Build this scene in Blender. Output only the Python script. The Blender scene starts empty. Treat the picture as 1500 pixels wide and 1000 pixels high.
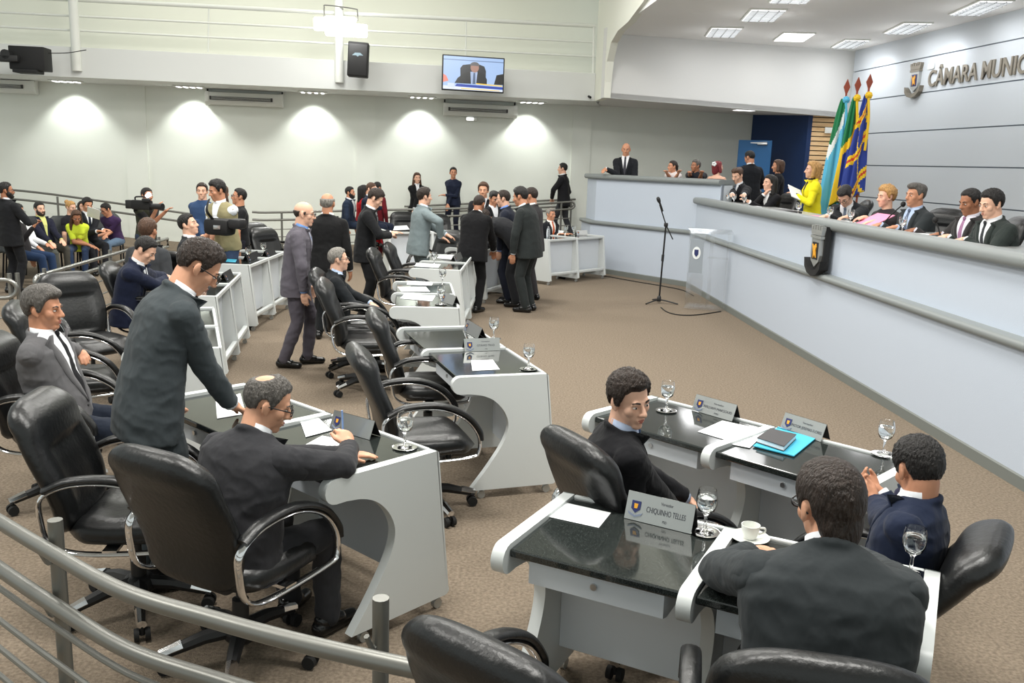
import bpy, bmesh, math, random
from mathutils import Vector, Matrix, noise
from mathutils.bvhtree import BVHTree
random.seed(7)
SC = bpy.context.scene
COL = SC.collection
V = Vector
rad = math.radians

# ------------------------------------------------------------------ camera
CAM_H, FPX, PITCH, ROLL = 2.1, 1300.0, rad(11.48), rad(1.95)
cd = bpy.data.cameras.new('camera')
cam = bpy.data.objects.new('camera', cd)
COL.objects.link(cam)
SC.camera = cam
cd.sensor_width = 36.0
cd.lens = FPX / 1500.0 * 36.0
cd.clip_start = 0.05
cd.clip_end = 200
FW = V((0, math.cos(PITCH), -math.sin(PITCH)))
RT0 = V((1, 0, 0))
UP0 = RT0.cross(FW)
RT = RT0 * math.cos(ROLL) + UP0 * math.sin(ROLL)
UP = UP0 * math.cos(ROLL) - RT0 * math.sin(ROLL)
CPOS = V((0, 0, CAM_H))
cam.matrix_world = Matrix(((RT.x, UP.x, -FW.x, 0), (RT.y, UP.y, -FW.y, 0), (RT.z, UP.z, -FW.z, CAM_H), (0, 0, 0, 1)))

def ray(u, v):
    return FW * FPX + RT * (u - 750) - UP * (v - 500)
def at(u, v, z=0.0):                       # where a sight line meets the level z
    d = ray(u, v)
    return CPOS + d * ((z - CAM_H) / d.z)
def atD(u, v, D):                          # where a sight line meets the depth y = D
    d = ray(u, v)
    return CPOS + d * (D / d.y)
def atline(u, v, p, q):                    # where a sight line meets the upright plane through p and q
    d = ray(u, v)
    n = V((q[1] - p[1], p[0] - q[0], 0))
    return CPOS + d * ((V((p[0], p[1], 0)) - CPOS).dot(n) / d.dot(n))

# ------------------------------------------------------------------ world, lights, exposure
W = bpy.data.worlds.new('world')
SC.world = W
W.use_nodes = True
W.node_tree.nodes['Background'].inputs[0].default_value = (0.86, 0.93, 0.90, 1)
W.node_tree.nodes['Background'].inputs[1].default_value = 0.62
SC.view_settings.view_transform = 'Standard'
SC.view_settings.look = 'None'
SC.view_settings.gamma = 1
SC.view_settings.use_curve_mapping = False
SC.view_settings.exposure = 0.4

def area(name, loc, size, power, color=(1, 0.98, 0.93), rot=(0, 0, 0), sy=None):
    l = bpy.data.lights.new(name, 'AREA')
    l.energy = power
    l.color = color
    l.size = size
    if sy:
        l.shape = 'RECTANGLE'
        l.size_y = sy
    o = bpy.data.objects.new(name, l)
    o.location = loc
    o.rotation_euler = rot
    COL.objects.link(o)
    return o
for i, (x, y) in enumerate([(-6, 3), (-1.5, 3), (1.6, 3.2), (-6, 9), (-1.5, 9), (1.2, 8.5), (-5.5, 14), (-1, 14)]):
    area('hall_ceiling_light', (x, y, 6.6), 1.5, 205 if y < 4 else 170)
area('balcony_ceiling_light', (-5, 18.2, 7.2), 8, 50, (1, 1, .9), (rad(40), 0, .15), sy=.5)  # added fill lamp, brightens the cream wall behind the balcony rails

# ------------------------------------------------------------------ materials
MATS = {}
def mat(name, col=(.5, .5, .5), rough=.5, metal=0, spec=.5, bump=None, noisecol=None, emit=None, trans=0, alpha=1, sheen=0, coat=0):
    if name in MATS:
        return MATS[name]
    m = bpy.data.materials.new(name)
    m.use_nodes = True
    nt = m.node_tree
    b = nt.nodes['Principled BSDF']
    b.inputs['Base Color'].default_value = (*col, 1)
    b.inputs['Roughness'].default_value = rough
    b.inputs['Metallic'].default_value = metal
    b.inputs['Specular IOR Level'].default_value = spec
    b.inputs['Transmission Weight'].default_value = trans
    b.inputs['Alpha'].default_value = alpha
    b.inputs['Coat Weight'].default_value = coat
    if sheen:
        b.inputs['Sheen Weight'].default_value = sheen
        b.inputs['Sheen Roughness'].default_value = .5
    tc = nt.nodes.new('ShaderNodeTexCoord')
    if noisecol:                            # (scale, colour 2, detail, stretch)
        sc, c2, det, st = noisecol
        mp = nt.nodes.new('ShaderNodeMapping')
        mp.inputs['Scale'].default_value = st
        n = nt.nodes.new('ShaderNodeTexNoise')
        n.inputs['Scale'].default_value = sc
        n.inputs['Detail'].default_value = det
        r = nt.nodes.new('ShaderNodeValToRGB')
        r.color_ramp.elements[0].position = .35
        r.color_ramp.elements[1].position = .65
        r.color_ramp.elements[0].color = (*col, 1)
        r.color_ramp.elements[1].color = (*c2, 1)
        nt.links.new(tc.outputs['Object'], mp.inputs[0])
        nt.links.new(mp.outputs[0], n.inputs['Vector'])
        nt.links.new(n.outputs['Fac'], r.inputs[0])
        nt.links.new(r.outputs[0], b.inputs['Base Color'])
    if bump:                                # (scale, strength, detail, stretch)
        sc, st, det, stv = bump
        mp = nt.nodes.new('ShaderNodeMapping')
        mp.inputs['Scale'].default_value = stv
        n = nt.nodes.new('ShaderNodeTexNoise')
        n.inputs['Scale'].default_value = sc
        n.inputs['Detail'].default_value = det
        bp = nt.nodes.new('ShaderNodeBump')
        bp.inputs['Strength'].default_value = st
        bp.inputs['Distance'].default_value = .02
        nt.links.new(tc.outputs['Object'], mp.inputs[0])
        nt.links.new(mp.outputs[0], n.inputs['Vector'])
        nt.links.new(n.outputs['Fac'], bp.inputs['Height'])
        nt.links.new(bp.outputs[0], b.inputs['Normal'])
    if emit:
        b.inputs['Emission Color'].default_value = (*emit[:3], 1)
        b.inputs['Emission Strength'].default_value = emit[3]
    MATS[name] = m
    return m
def srgb(r, g, b):
    f = lambda c: (c / 255 / 12.92) if c <= 10 else ((c / 255 + .055) / 1.055) ** 2.4
    return (f(r), f(g), f(b))
ONE = (1, 1, 1)
M = lambda n: MATS[n]
mat('carpet', srgb(114, 102, 89), .95, spec=.1, noisecol=(60, srgb(141, 128, 112), 6, ONE), bump=(150, .5, 3, ONE))
mat('wall_paint', srgb(230, 234, 226), .8, noisecol=(1.2, srgb(233, 237, 229), 3, ONE))
mat('upper_wall_paint', srgb(236, 237, 225), .8)
mat('plaster', srgb(216, 218, 216), .75)
mat('bulkhead_paint', srgb(214, 214, 212), .8)
mat('ceiling_paint', srgb(240, 240, 238), .8)
mat('cream_paint', srgb(232, 233, 222), .8)
mat('dais_blue', srgb(186, 195, 208), .6, bump=(160, .08, 2, ONE))
mat('panel_blue', srgb(198, 204, 210), .6)
mat('groove_dark', srgb(128, 136, 146), .7)
mat('cap_gray', srgb(128, 133, 133), .45)
mat('base_gray', srgb(112, 116, 112), .6)
mat('navy_wall', srgb(14, 46, 92), .6)
mat('door_blue', srgb(22, 88, 140), .5)
mat('wood_slat', srgb(240, 206, 158), .55, noisecol=(4, srgb(222, 180, 128), 4, (1, 1, 12)))
mat('slat_gap', srgb(60, 42, 28), .8)
mat('white_lam', srgb(208, 212, 211), .42)
mat('white_lam2', srgb(214, 220, 226), .45)
mat('metal_rail', srgb(122, 122, 117), .38, metal=.55)
mat('white_rail', srgb(224, 226, 220), .45)
mat('chrome', (.75, .75, .76), .1, metal=1)
mat('silver', (.62, .62, .62), .3, metal=1)
mat('brushed', srgb(172, 174, 172), .35, metal=.6)
mat('leather', srgb(17, 18, 19), .36, spec=.5, bump=(45, .12, 4, ONE))
mat('leather_gray', srgb(52, 56, 57), .5, bump=(45, .1, 4, ONE))
mat('black_plastic', srgb(30, 30, 31), .5)
mat('matte_black', srgb(18, 18, 19), .7)
mat('rubber', srgb(20, 20, 20), .8)
mat('paper', srgb(242, 244, 246), .7)
mat('ink', srgb(60, 62, 70), .7)
mat('white_plastic', srgb(226, 228, 222), .4)
mat('vent_dark', srgb(58, 58, 58), .7)
mat('glass', (1, 1, 1), .0, trans=1, spec=.5)
mat('water', (.97, 1, 1), .0, trans=1)
mat('acrylic', (.94, .97, .97), .1, spec=.15, trans=1, alpha=.2)
mat('lamp_white', (1, 1, 1), .5, emit=(1, 1, .97, 5))
mat('tube_white', (1, 1, 1), .5, emit=(1, 1, 1, 2.2))
mat('louver', srgb(205, 208, 210), .25, metal=.5, emit=None)
mat('bronze', srgb(128, 121, 108), .38, metal=.35)
mat('emblem_gold', srgb(226, 160, 40), .5)
mat('emblem_blue', srgb(36, 44, 96), .5)
mat('gold_yellow', srgb(240, 196, 40), .7)
mat('flag_blue', srgb(38, 62, 150), .7)
mat('flag_sky', srgb(96, 190, 226), .7)
mat('flag_green', srgb(16, 120, 72), .7)
mat('flag_white', srgb(236, 240, 240), .7)
mat('flag_yellow', srgb(246, 204, 40), .7)
mat('flag_red', srgb(206, 62, 44), .7)
mat('spear_wood', srgb(150, 70, 48), .5)
mat('pink_paper', srgb(244, 150, 184), .7)
mat('blue_paper', srgb(60, 172, 204), .6)
mat('dark_cover', srgb(58, 56, 58), .5)
mat('pen_blue', srgb(120, 150, 200), .4)
mat('eye_white', srgb(222, 214, 206), .3)
mat('iris', srgb(30, 20, 16), .2)
mat('lip', srgb(176, 100, 88), .5)
mat('glasses', srgb(22, 22, 24), .3)
mat('shoe', srgb(16, 16, 17), .22, spec=.6)
mat('tanshoe', srgb(150, 110, 70), .4)
mat('gold', srgb(200, 160, 70), .25, metal=1)
# speckled black granite
g = mat('granite', srgb(34, 38, 37), .07, spec=.6)
_nt = g.node_tree
_tc = _nt.nodes.new('ShaderNodeTexCoord')
_n = _nt.nodes.new('ShaderNodeTexNoise')
_n.inputs['Scale'].default_value = 420
_n.inputs['Detail'].default_value = 2
_r = _nt.nodes.new('ShaderNodeValToRGB')
_r.color_ramp.elements[0].position = .5
_r.color_ramp.elements[0].color = (*srgb(30, 34, 33), 1)
_r.color_ramp.elements[1].position = .75
_r.color_ramp.elements[1].color = (*srgb(74, 79, 76), 1)
_nt.links.new(_tc.outputs['Object'], _n.inputs['Vector'])
_nt.links.new(_n.outputs['Fac'], _r.inputs[0])
_nt.links.new(_r.outputs[0], _nt.nodes['Principled BSDF'].inputs['Base Color'])

def fabric(key, c, rough=.85):              # woven cloth with folds
    return mat('cloth_' + key, srgb(*c), rough, spec=.15, sheen=.06, bump=(7, .55, 3, (1.4, 1.4, .7)))

# ------------------------------------------------------------------ mesh helpers
class MB:
    def __init__(s):
        s.v = []
        s.f = []
        s.m = []
        s.mats = []
    def mi(s, m):
        if m is None:
            return 0
        if m not in s.mats:
            s.mats.append(m)
        return s.mats.index(m)
    def add(s, vs, fs, m=None):
        o = len(s.v)
        k = s.mi(m)
        s.v += [V(x) for x in vs]
        s.f += [tuple(i + o for i in f) for f in fs]
        s.m += [k] * len(fs)
        return s
    def box(s, c, size, m=None, R=None):
        hx, hy, hz = size[0] / 2, size[1] / 2, size[2] / 2
        vs = [V((x, y, z)) for x in (-hx, hx) for y in (-hy, hy) for z in (-hz, hz)]
        if R:
            vs = [R @ q for q in vs]
        c = V(c)
        return s.add([q + c for q in vs], [(0, 1, 3, 2), (4, 6, 7, 5), (0, 4, 5, 1), (2, 3, 7, 6), (0, 2, 6, 4), (1, 5, 7, 3)], m)
    def rbox(s, c, size, r=.01, m=None, R=None):   # box with chamfered edges
        hx, hy, hz = size[0] / 2, size[1] / 2, size[2] / 2
        r = min(r, hx * .9, hy * .9, hz * .9)
        bm = bmesh.new()
        bmesh.ops.create_cube(bm, size=1)
        for q in bm.verts:
            q.co = V((q.co.x * 2 * hx, q.co.y * 2 * hy, q.co.z * 2 * hz))
        bmesh.ops.bevel(bm, geom=bm.edges[:], offset=r, segments=2, affect='EDGES', profile=.5)
        bm.verts.index_update()
        c = V(c)
        vs = [(R @ q.co if R else q.co) + c for q in bm.verts]
        fs = [tuple(x.index for x in f.verts) for f in bm.faces]
        bm.free()
        return s.add(vs, fs, m)
    def rings(s, rings, m=None, cap=True, closed=False):
        n = len(rings[0])
        vs = [p for r in rings for p in r]
        fs = []
        k = len(rings)
        for i in range(k if closed else k - 1):
            a, b = i * n, ((i + 1) % k) * n
            for j in range(n):
                j2 = (j + 1) % n
                fs.append((a + j, a + j2, b + j2, b + j))
        if cap and not closed:
            fs.append(tuple(range(n - 1, -1, -1)))
            fs.append(tuple(range((k - 1) * n, k * n)))
        return s.add(vs, fs, m)
    def tube(s, pts, r, n=10, m=None, closed=False, flat=None, cap=True):
        pts = [V(p) for p in pts]
        k = len(pts)
        rings = []
        ref = None
        for i, p in enumerate(pts):
            if closed:
                t = pts[(i + 1) % k] - pts[i - 1]
            else:
                t = pts[min(i + 1, k - 1)] - pts[max(i - 1, 0)]
            t.normalize()
            if ref is None:
                a = V((0, 0, 1)) if abs(t.z) < .9 else V((1, 0, 0))
                if flat:
                    a = V(flat)
                ref = (a - t * a.dot(t)).normalized()
            else:
                ref = (ref - t * ref.dot(t)).normalized()
            b = t.cross(ref)
            rr = r[i] if isinstance(r, (list, tuple)) and not flat else r
            ra, rb = (r if flat else (rr, rr))
            rings.append([p + ref * (ra * math.cos(2 * math.pi * j / n)) + b * (rb * math.sin(2 * math.pi * j / n)) for j in range(n)])
        return s.rings(rings, m, cap, closed)
    def cyl(s, p, q, r0, r1=None, n=14, m=None):
        return s.tube([p, q], [r0, r0 if r1 is None else r1], n, m)
    def lathe(s, prof, c=(0, 0, 0), n=20, m=None, R=None, cap=True):
        c = V(c)
        rings = []
        for r, z in prof:
            ring = [V((r * math.cos(2 * math.pi * j / n), r * math.sin(2 * math.pi * j / n), z)) for j in range(n)]
            rings.append([(R @ q if R else q) + c for q in ring])
        return s.rings(rings, m, cap)
    def ell(s, c, r, m=None, R=None, nu=20, nv=12):
        c = V(c)
        vs = []
        for i in range(1, nv):
            th = math.pi * i / nv
            for j in range(nu):
                ph = 2 * math.pi * j / nu
                vs.append(V((r[0] * math.sin(th) * math.cos(ph), r[1] * math.sin(th) * math.sin(ph), r[2] * math.cos(th))))
        vs += [V((0, 0, r[2])), V((0, 0, -r[2]))]
        if R:
            vs = [R @ q for q in vs]
        fs = []
        for i in range(nv - 2):
            for j in range(nu):
                j2 = (j + 1) % nu
                fs.append((i * nu + j, (i + 1) * nu + j, (i + 1) * nu + j2, i * nu + j2))
        T, B = len(vs) - 2, len(vs) - 1
        for j in range(nu):
            j2 = (j + 1) % nu
            fs.append((T, j, j2))
            fs.append((B, (nv - 2) * nu + j2, (nv - 2) * nu + j))
        return s.add([q + c for q in vs], fs, m)
    def caps(s, p, q, r0, r1, n=14, m=None, k=4):  # round-ended tapering limb
        p, q = V(p), V(q)
        t = q - p
        L = t.length
        if L < 1e-6:
            return s.ell(p, (r0, r0, r0), m)
        t /= L
        a = V((0, 0, 1)) if abs(t.z) < .9 else V((1, 0, 0))
        x = (a - t * a.dot(t)).normalized()
        y = t.cross(x)
        rings = []
        for i in range(k + 1):
            th = math.pi / 2 * (1 - i / k * .999) if i < k else 0
            rings.append((p - t * (r0 * math.sin(th)), max(r0 * math.cos(th), 1e-4)))
        for i in range(k + 1):
            th = math.pi / 2 * (i / k) * .999
            rings.append((q + t * (r1 * math.sin(th)), max(r1 * math.cos(th), 1e-4)))
        R = [[c + x * (r * math.cos(2 * math.pi * j / n)) + y * (r * math.sin(2 * math.pi * j / n)) for j in range(n)] for c, r in rings]
        return s.rings(R, m)
    def prism(s, pts2, axis, a, b, m=None, f=None):   # outline pushed from a to b; f maps (p, q, depth) to 3-D
        n = len(pts2)
        if f is None:
            f = {'x': lambda p, q, d: V((d, p, q)), 'y': lambda p, q, d: V((p, d, q)), 'z': lambda p, q, d: V((p, q, d))}[axis]
        vs = [f(p, q, a) for p, q in pts2] + [f(p, q, b) for p, q in pts2]
        fs = [tuple(range(n - 1, -1, -1)), tuple(range(n, 2 * n))]
        fs += [(i, (i + 1) % n, n + (i + 1) % n, n + i) for i in range(n)]
        return s.add(vs, fs, m)
    def mesh(s, name):
        me = bpy.data.meshes.new(name)
        me.from_pydata([tuple(q) for q in s.v], [], s.f)
        for m in s.mats:
            me.materials.append(m)
        if len(s.mats) > 1:
            me.polygons.foreach_set('material_index', s.m)
        me.update()
        return me
def fix_normals(me):
    bm = bmesh.new()
    bm.from_mesh(me)
    bmesh.ops.recalc_face_normals(bm, faces=bm.faces[:])
    bm.to_mesh(me)
    bm.free()
def smooth_me(me, angle=40):
    for p in me.polygons:
        p.use_smooth = True
    if angle < 180:
        try:
            me.set_sharp_from_angle(angle=rad(angle))
        except Exception:
            pass
def obj(name, mb, m=None, parent=None, smooth=True, angle=40, fix=True):
    me = mb.mesh(name) if isinstance(mb, MB) else mb
    if m is not None and not len(me.materials):
        me.materials.append(m)
    if fix and isinstance(mb, MB):
        fix_normals(me)
    if smooth:
        smooth_me(me, angle)
    o = bpy.data.objects.new(name, me)
    COL.objects.link(o)
    if parent:
        o.parent = parent
    return o
def tag(o, label=None, cat=None, group=None, kind=None):
    if label:
        o['label'] = label
    if cat:
        o['category'] = cat
    if group:
        o['group'] = group
    if kind:
        o['kind'] = kind
    return o
def thing(name, label, cat, loc=(0, 0, 0), rz=0, group=None):
    o = bpy.data.objects.new(name, None)
    o.empty_display_size = .1
    COL.objects.link(o)
    o.location = loc
    o.rotation_euler = (0, 0, rz)
    return tag(o, label, cat, group)
def struct(name, mb, m=None, label=None, cat=None, **k):
    o = obj(name, mb, m, **k)
    return tag(o, label or name.replace('_', ' '), cat or name.split('_')[0], kind='structure')
def dup(root, loc=None, rz=None, label=None, group=None):
    r = root.copy()
    COL.objects.link(r)
    if loc is not None:
        r.location = loc
    if rz is not None:
        r.rotation_euler = (0, 0, rz)
    if label:
        r['label'] = label
    if group:
        r['group'] = group
    for ch in root.children:
        c = ch.copy()
        COL.objects.link(c)
        c.parent = r
        for gch in ch.children:
            d = gch.copy()
            COL.objects.link(d)
            d.parent = c
    return r
def spline(pts, n=8, closed=False):
    pts = [V(p) for p in pts]
    out = []
    k = len(pts)
    for i in range(k if closed else k - 1):
        p1, p2 = pts[i], pts[(i + 1) % k]
        p0 = pts[i - 1] if (i > 0 or closed) else p1 * 2 - p2
        p3 = pts[(i + 2) % k] if (i + 2 < k or closed) else p2 * 2 - p1
        for j in range(n):
            t = j / n
            out.append(.5 * ((2 * p1) + (p2 - p0) * t + (2 * p0 - 5 * p1 + 4 * p2 - p3) * t * t + (3 * p1 - p0 - 3 * p2 + p3) * t ** 3))
    if not closed:
        out.append(pts[-1])
    return out
_fontc = {}
def text_mesh(body, size=1, ext=.0, bold=0.0, align='CENTER'):
    c = bpy.data.curves.new('txt', 'FONT')
    c.body = body
    c.size = size
    c.extrude = ext
    c.offset = bold
    c.align_x = align
    c.align_y = 'CENTER'
    o = bpy.data.objects.new('txt', c)
    COL.objects.link(o)
    dg = bpy.context.evaluated_depsgraph_get()
    me = bpy.data.meshes.new_from_object(o.evaluated_get(dg))
    bpy.data.objects.remove(o)
    bpy.data.curves.remove(c)
    me.materials.clear()
    return me
def mb_text(mb, body, size, m, X, Y, O, ext=0, bold=0.0, align='CENTER', width=None):
    me = text_mesh(body, size, ext, bold, align)
    xs = [q.co.x for q in me.vertices]
    k = 1
    if width and xs:
        k = width / max(1e-6, max(xs) - min(xs))
    X, Y, O = V(X).normalized(), V(Y).normalized(), V(O)
    N = X.cross(Y)
    mb.add([O + X * (q.co.x * k) + Y * q.co.y + N * q.co.z for q in me.vertices], [tuple(p.vertices) for p in me.polygons], m)
    bpy.data.meshes.remove(me)
    return mb
def remesh(mb, voxel, smooth=3, name='tmp'):
    me = mb.mesh(name)
    fix_normals(me)
    o = bpy.data.objects.new(name, me)
    COL.objects.link(o)
    md = o.modifiers.new('r', 'REMESH')
    md.mode = 'VOXEL'
    md.voxel_size = voxel
    if smooth:
        sm = o.modifiers.new('s', 'SMOOTH')
        sm.factor = .5
        sm.iterations = smooth
    dg = bpy.context.evaluated_depsgraph_get()
    out = bpy.data.meshes.new_from_object(o.evaluated_get(dg))
    bpy.data.objects.remove(o)
    bpy.data.meshes.remove(me)
    out.name = name
    out.materials.clear()
    return out
def mesh_to_mb(mb, me, m=None):
    return mb.add([q.co for q in me.vertices], [tuple(p.vertices) for p in me.polygons], m)
# ------------------------------------------------------------------ people
SKIN = {'light': srgb(228, 180, 154), 'mid': srgb(212, 158, 128), 'tan': srgb(196, 140, 110), 'brown': srgb(164, 112, 84)}
HAIRC = {'black': srgb(22, 19, 18), 'dark': srgb(38, 28, 22), 'brown': srgb(70, 48, 34), 'gray': srgb(120, 116, 110), 'silver': srgb(176, 172, 166), 'salt': srgb(78, 74, 70), 'blond': srgb(172, 132, 80), 'red': srgb(110, 34, 40)}
def skin_mat(k):
    return mat('skin_' + k, SKIN[k], .5, spec=.35, bump=(60, .05, 3, ONE))
def hair_mat(k):
    c = HAIRC[k]
    return mat('hair_' + k, c, .45, spec=.4, bump=(38, .9, 5, (3.2, 3.2, .8)), noisecol=(26, tuple(min(1, q * 1.7 + .004) for q in c), 4, (3, 3, .7)))
def rot(deg, ax):
    return Matrix.Rotation(rad(deg), 3, ax)
def ik(S, T, a, b, pole):
    S, T = V(S), V(T)
    d = T - S
    L = d.length
    mx = (a + b) * .995
    if L > mx:
        d = d * (mx / L)
        T = S + d
        L = mx
    L = max(L, abs(a - b) + .02)
    n = d.normalized()
    x = (a * a - b * b + L * L) / (2 * L)
    h = math.sqrt(max(a * a - x * x, 0))
    p = V(pole)
    p = p - n * p.dot(n)
    if p.length < 1e-4:
        p = V((0, 0, -1)) - n * (-n.z)
    return S + n * x + p.normalized() * h, T
def smooth01(x):
    x = max(0., min(1., x))
    return x * x * (3 - 2 * x)
def hair_shell(style, T, nu, nv, seed, recede=0.0, nape=0.0):
    """scalp cap whose edge sinks under the skin along the hairline; head space"""
    c0 = V((0, -.012, .03))
    rr = (.076, .097, .088)
    mb = MB()
    vs = []
    off = V((seed * 3.7, seed * 1.3, seed * .7))
    def point(th, ph):
        d = V((math.sin(th) * math.sin(ph), math.sin(th) * math.cos(ph), math.cos(th)))   # ph 0 = forward
        r = 1 / math.sqrt((d.x / rr[0]) ** 2 + (d.y / rr[1]) ** 2 + (d.z / rr[2]) ** 2)
        z = c0.z + d.z * r
        az = math.degrees(abs((ph + math.pi) % (2 * math.pi) - math.pi))
        K = [(0, .066 + recede), (28, .064 + recede * 1.3), (48, .05 + recede * .8), (60, .018), (68, -.012), (84, -.018), (92, .026), (108, .02), (122, -.03), (180, -.062)]
        zm = K[-1][1]
        for (a0, z0), (a1, z1) in zip(K, K[1:]):
            if az <= a1:
                zm = z0 + (z1 - z0) * smooth01((az - a0) / (a1 - a0))
                break
        if az > 112:
            zm -= nape
        if style == 'long' and az > 80:
            zm -= .05
        m = smooth01((z - zm) / (.034 if az < 60 else .02) + .5)
        t = T * (.75 + .55 * max(0, d.z)) * (1.0 + .15 * max(0, d.y) * max(0, d.z) * 3)
        if style in ('bald', 'ring'):
            lim = .062 if style == 'ring' else .03
            m *= 1 - smooth01((z - lim) / .03 + .5) * (1 if az < 170 else .9)
            if az < 60:
                m = 0
        if style == 'thin':                      # a bald patch at the crown
            q = (c0 + d * r) - V((0, -.055, .105))
            m *= smooth01((q.length - .02) / .036)
        nz = noise.noise(d * 9 + off)
        nf = noise.noise(V((d.x * 22, d.y * 10, d.z * 10)) + off)
        if style == 'curly':
            t = t * 1.5 + .012 * noise.noise(d * 16 + off) + .006
        t *= 1 + .28 * nz + .16 * nf
        return c0 + d * ((r + t * m - .022 * (1 - m)) * 1.0)
    for i in range(1, nv):
        for j in range(nu):
            vs.append(point(math.pi * i / nv, 2 * math.pi * j / nu))
    vs += [point(1e-3, 0), point(math.pi - 1e-3, 0)]
    fs = []
    for i in range(nv - 2):
        for j in range(nu):
            j2 = (j + 1) % nu
            fs.append((i * nu + j, (i + 1) * nu + j, (i + 1) * nu + j2, i * nu + j2))
    A, B = len(vs) - 2, len(vs) - 1
    for j in range(nu):
        j2 = (j + 1) % nu
        fs.append((A, j, j2))
        fs.append((B, (nv - 2) * nu + j2, (nv - 2) * nu + j))
    mb.add(vs, fs)
    return mb
PEOPLE = []
def crumple(me, amp, seed):
    o_ = V((seed * 2.3, seed * 1.1, seed * .6))
    me.update()
    P = [(q.co.copy(), q.normal.copy()) for q in me.vertices]
    out = []
    for c, n in P:
        a = 1 - 2 * abs(noise.noise(V((c.x * 6, c.y * 6, c.z * 11)) + o_))
        b = 1 - 2 * abs(noise.noise(V((c.x * 15 + c.z * 6, c.y * 15, c.z * 17)) - o_))
        out += list(c + n * (amp * (a * .75 + b * .4 - .55)))
    me.vertices.foreach_set('co', out)
    me.update()

def person(label, u, v, D, face, zf=0.0, sit=False, seat=.46, group=None, res=1,
           lean=4, curl=0, side=0, twist=0, hy=0, hp=0, hr=0,
           hl=None, hr_=None, pl=None, pr=None, fl=None, fr=None,
           skin='mid', hair='short', hc='black', T=.011, recede=.007, beard=None, glasses=False,
           top='suit', jc=(34, 35, 38), shirt=(226, 228, 232), tie=(40, 44, 60), vopen=.07, vdeep=.22,
           legs='trousers', tc=None, shoe='shoe', bulk=1.0, fem=False, sc=None, curlh=.35, belly=0.0, handL=None, handR=None, xy=None, neck=.136, nape=0.0, stance=.1):
    """One person. (u, v, D): sight line of the head centre and its depth; face: heading in degrees (0 away, 90 to the right).
    hl / hr_: wrist targets (world Vector, or local tuple)."""
    vox = {0: .012, 1: .0095, 2: .0065}[res]
    n = {0: 10, 1: 12, 2: 18}[res]
    zh = (seat + .085) if sit else .915
    Lsp = .535
    if fem:
        bulk *= .9
    shw = (.142 if fem else .166) * (.6 + .4 * bulk)
    P0 = V((0, 0, zh))
    # spine
    N = 24
    pos = [P0]
    fr_ = []
    for i in range(N + 1):
        t = i / N
        a = lean + curl * (t - .35)
        R = rot(-twist * t, 'Z') @ rot(side * (.4 + .6 * t), 'Y') @ rot(-a, 'X')
        fr_.append(R)
        if i < N:
            pos.append(pos[-1] + R @ V((0, 0, Lsp / N)))
    def sp(t):                                 # t in metres above the hips
        if t < 0:
            return pos[0] + fr_[0] @ V((0, 0, t)), fr_[0]
        i = min(int(t / Lsp * N), N - 1)
        f = t / Lsp * N - i
        return pos[i].lerp(pos[i + 1], min(f, 1.3)), fr_[i]
    NB, RN = sp(Lsp)
    Hb = rot(-twist, 'Z') @ rot(side * .3, 'Y')
    RH = Hb @ rot(-hy, 'Z') @ rot(-hp, 'X') @ rot(hr, 'Y')
    nd = (RN @ V((0, 0, 1)) * 1.0 + RH @ V((0, .25, .9)) * .8).normalized()
    HC = NB + nd * neck
    # place in the world
    S = 1.0
    p = atD(u, v, D)
    if sc is None:
        S = max(.84, min(1.12, (p.z - zf) / HC.z))
    else:
        S = sc
    Rz = Matrix.Rotation(-rad(face), 3, 'Z')
    off = Rz @ (HC * S)
    loc = V((p.x - off.x, p.y - off.y, zf)) if xy is None else V((xy[0], xy[1], zf))
    inv = Rz.transposed()
    def loc_of(w):
        if isinstance(w, Vector):
            return (inv @ (w - loc)) / S
        return V(w)
    skm = skin_mat(skin)
    # ---- shoulders and arms
    C1, RC = sp(.432)
    SL = C1 + RC @ V((-shw, 0, 0))
    SR = C1 + RC @ V((shw, 0, 0))
    fwd = RC @ V((0, 1, 0))
    xr = RC @ V((1, 0, 0))
    up3 = V((0, 0, 1))
    ua, fa = .295, .262
    def arm(Sh, tgt, pole, sgn):
        if tgt is None:
            t = Sh + V((sgn * .075, .06, -.53))
            pole = pole or (xr * sgn * .3 - fwd)
        else:
            t = loc_of(tgt)
            pole = pole if pole is not None else (xr * sgn * .7 - up3 * .9 - fwd * .25)
        if isinstance(pole, Vector):
            pole = inv @ pole
        pole = V(pole)
        E, Wp = ik(Sh, t, ua, fa, pole)
        return E, Wp
    EL, WL = arm(SL, hl, pl, -1)
    ER, WR = arm(SR, hr_, pr, 1)
    # ---- legs
    def leg(sgn, ft):
        J = P0 + V((sgn * .092, 0, -.005))
        if ft is None:
            if sit:
                A = V((sgn * .11, .47, .09))
            else:
                A = V((sgn * stance, -.01, .09))
        else:
            A = loc_of(ft)
        K, A2 = ik(J, A, .43, .415, V((sgn * .12, 1, .35 if sit else 0)))
        return J, K, A2
    JL, KL, AL = leg(-1, fl)
    JR, KR, AR = leg(1, fr)
    short = top in ('tee', 'polo', 'vest', 'blouse')
    bare = top == 'dress'
    # ---- body: one continuous surface
    b = MB()
    h = lambda q: HC + RH @ V(q)
    E_ = lambda c, r: b.ell(h(c), r, R=RH, nu=24 if res == 2 else 16, nv=14 if res == 2 else 10)
    E_((0, -.012, .03), (.0755, .0965, .0875))
    E_((0, .022, -.043), (.058, .066, .074))
    E_((0, .064, -.098), (.027, .024, .021))
    E_((.041, .052, -.022), (.025, .027, .028))
    E_((-.041, .052, -.022), (.025, .027, .028))
    b.caps(h((-.034, .076, .02)), h((.034, .076, .02)), .0135, .0135, n)
    for sx in (-1, 1):
        b.caps(h((sx * .022, .077, .0125)), h((sx * .044, .0715, .0115)), .0062, .0062, n)
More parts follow.
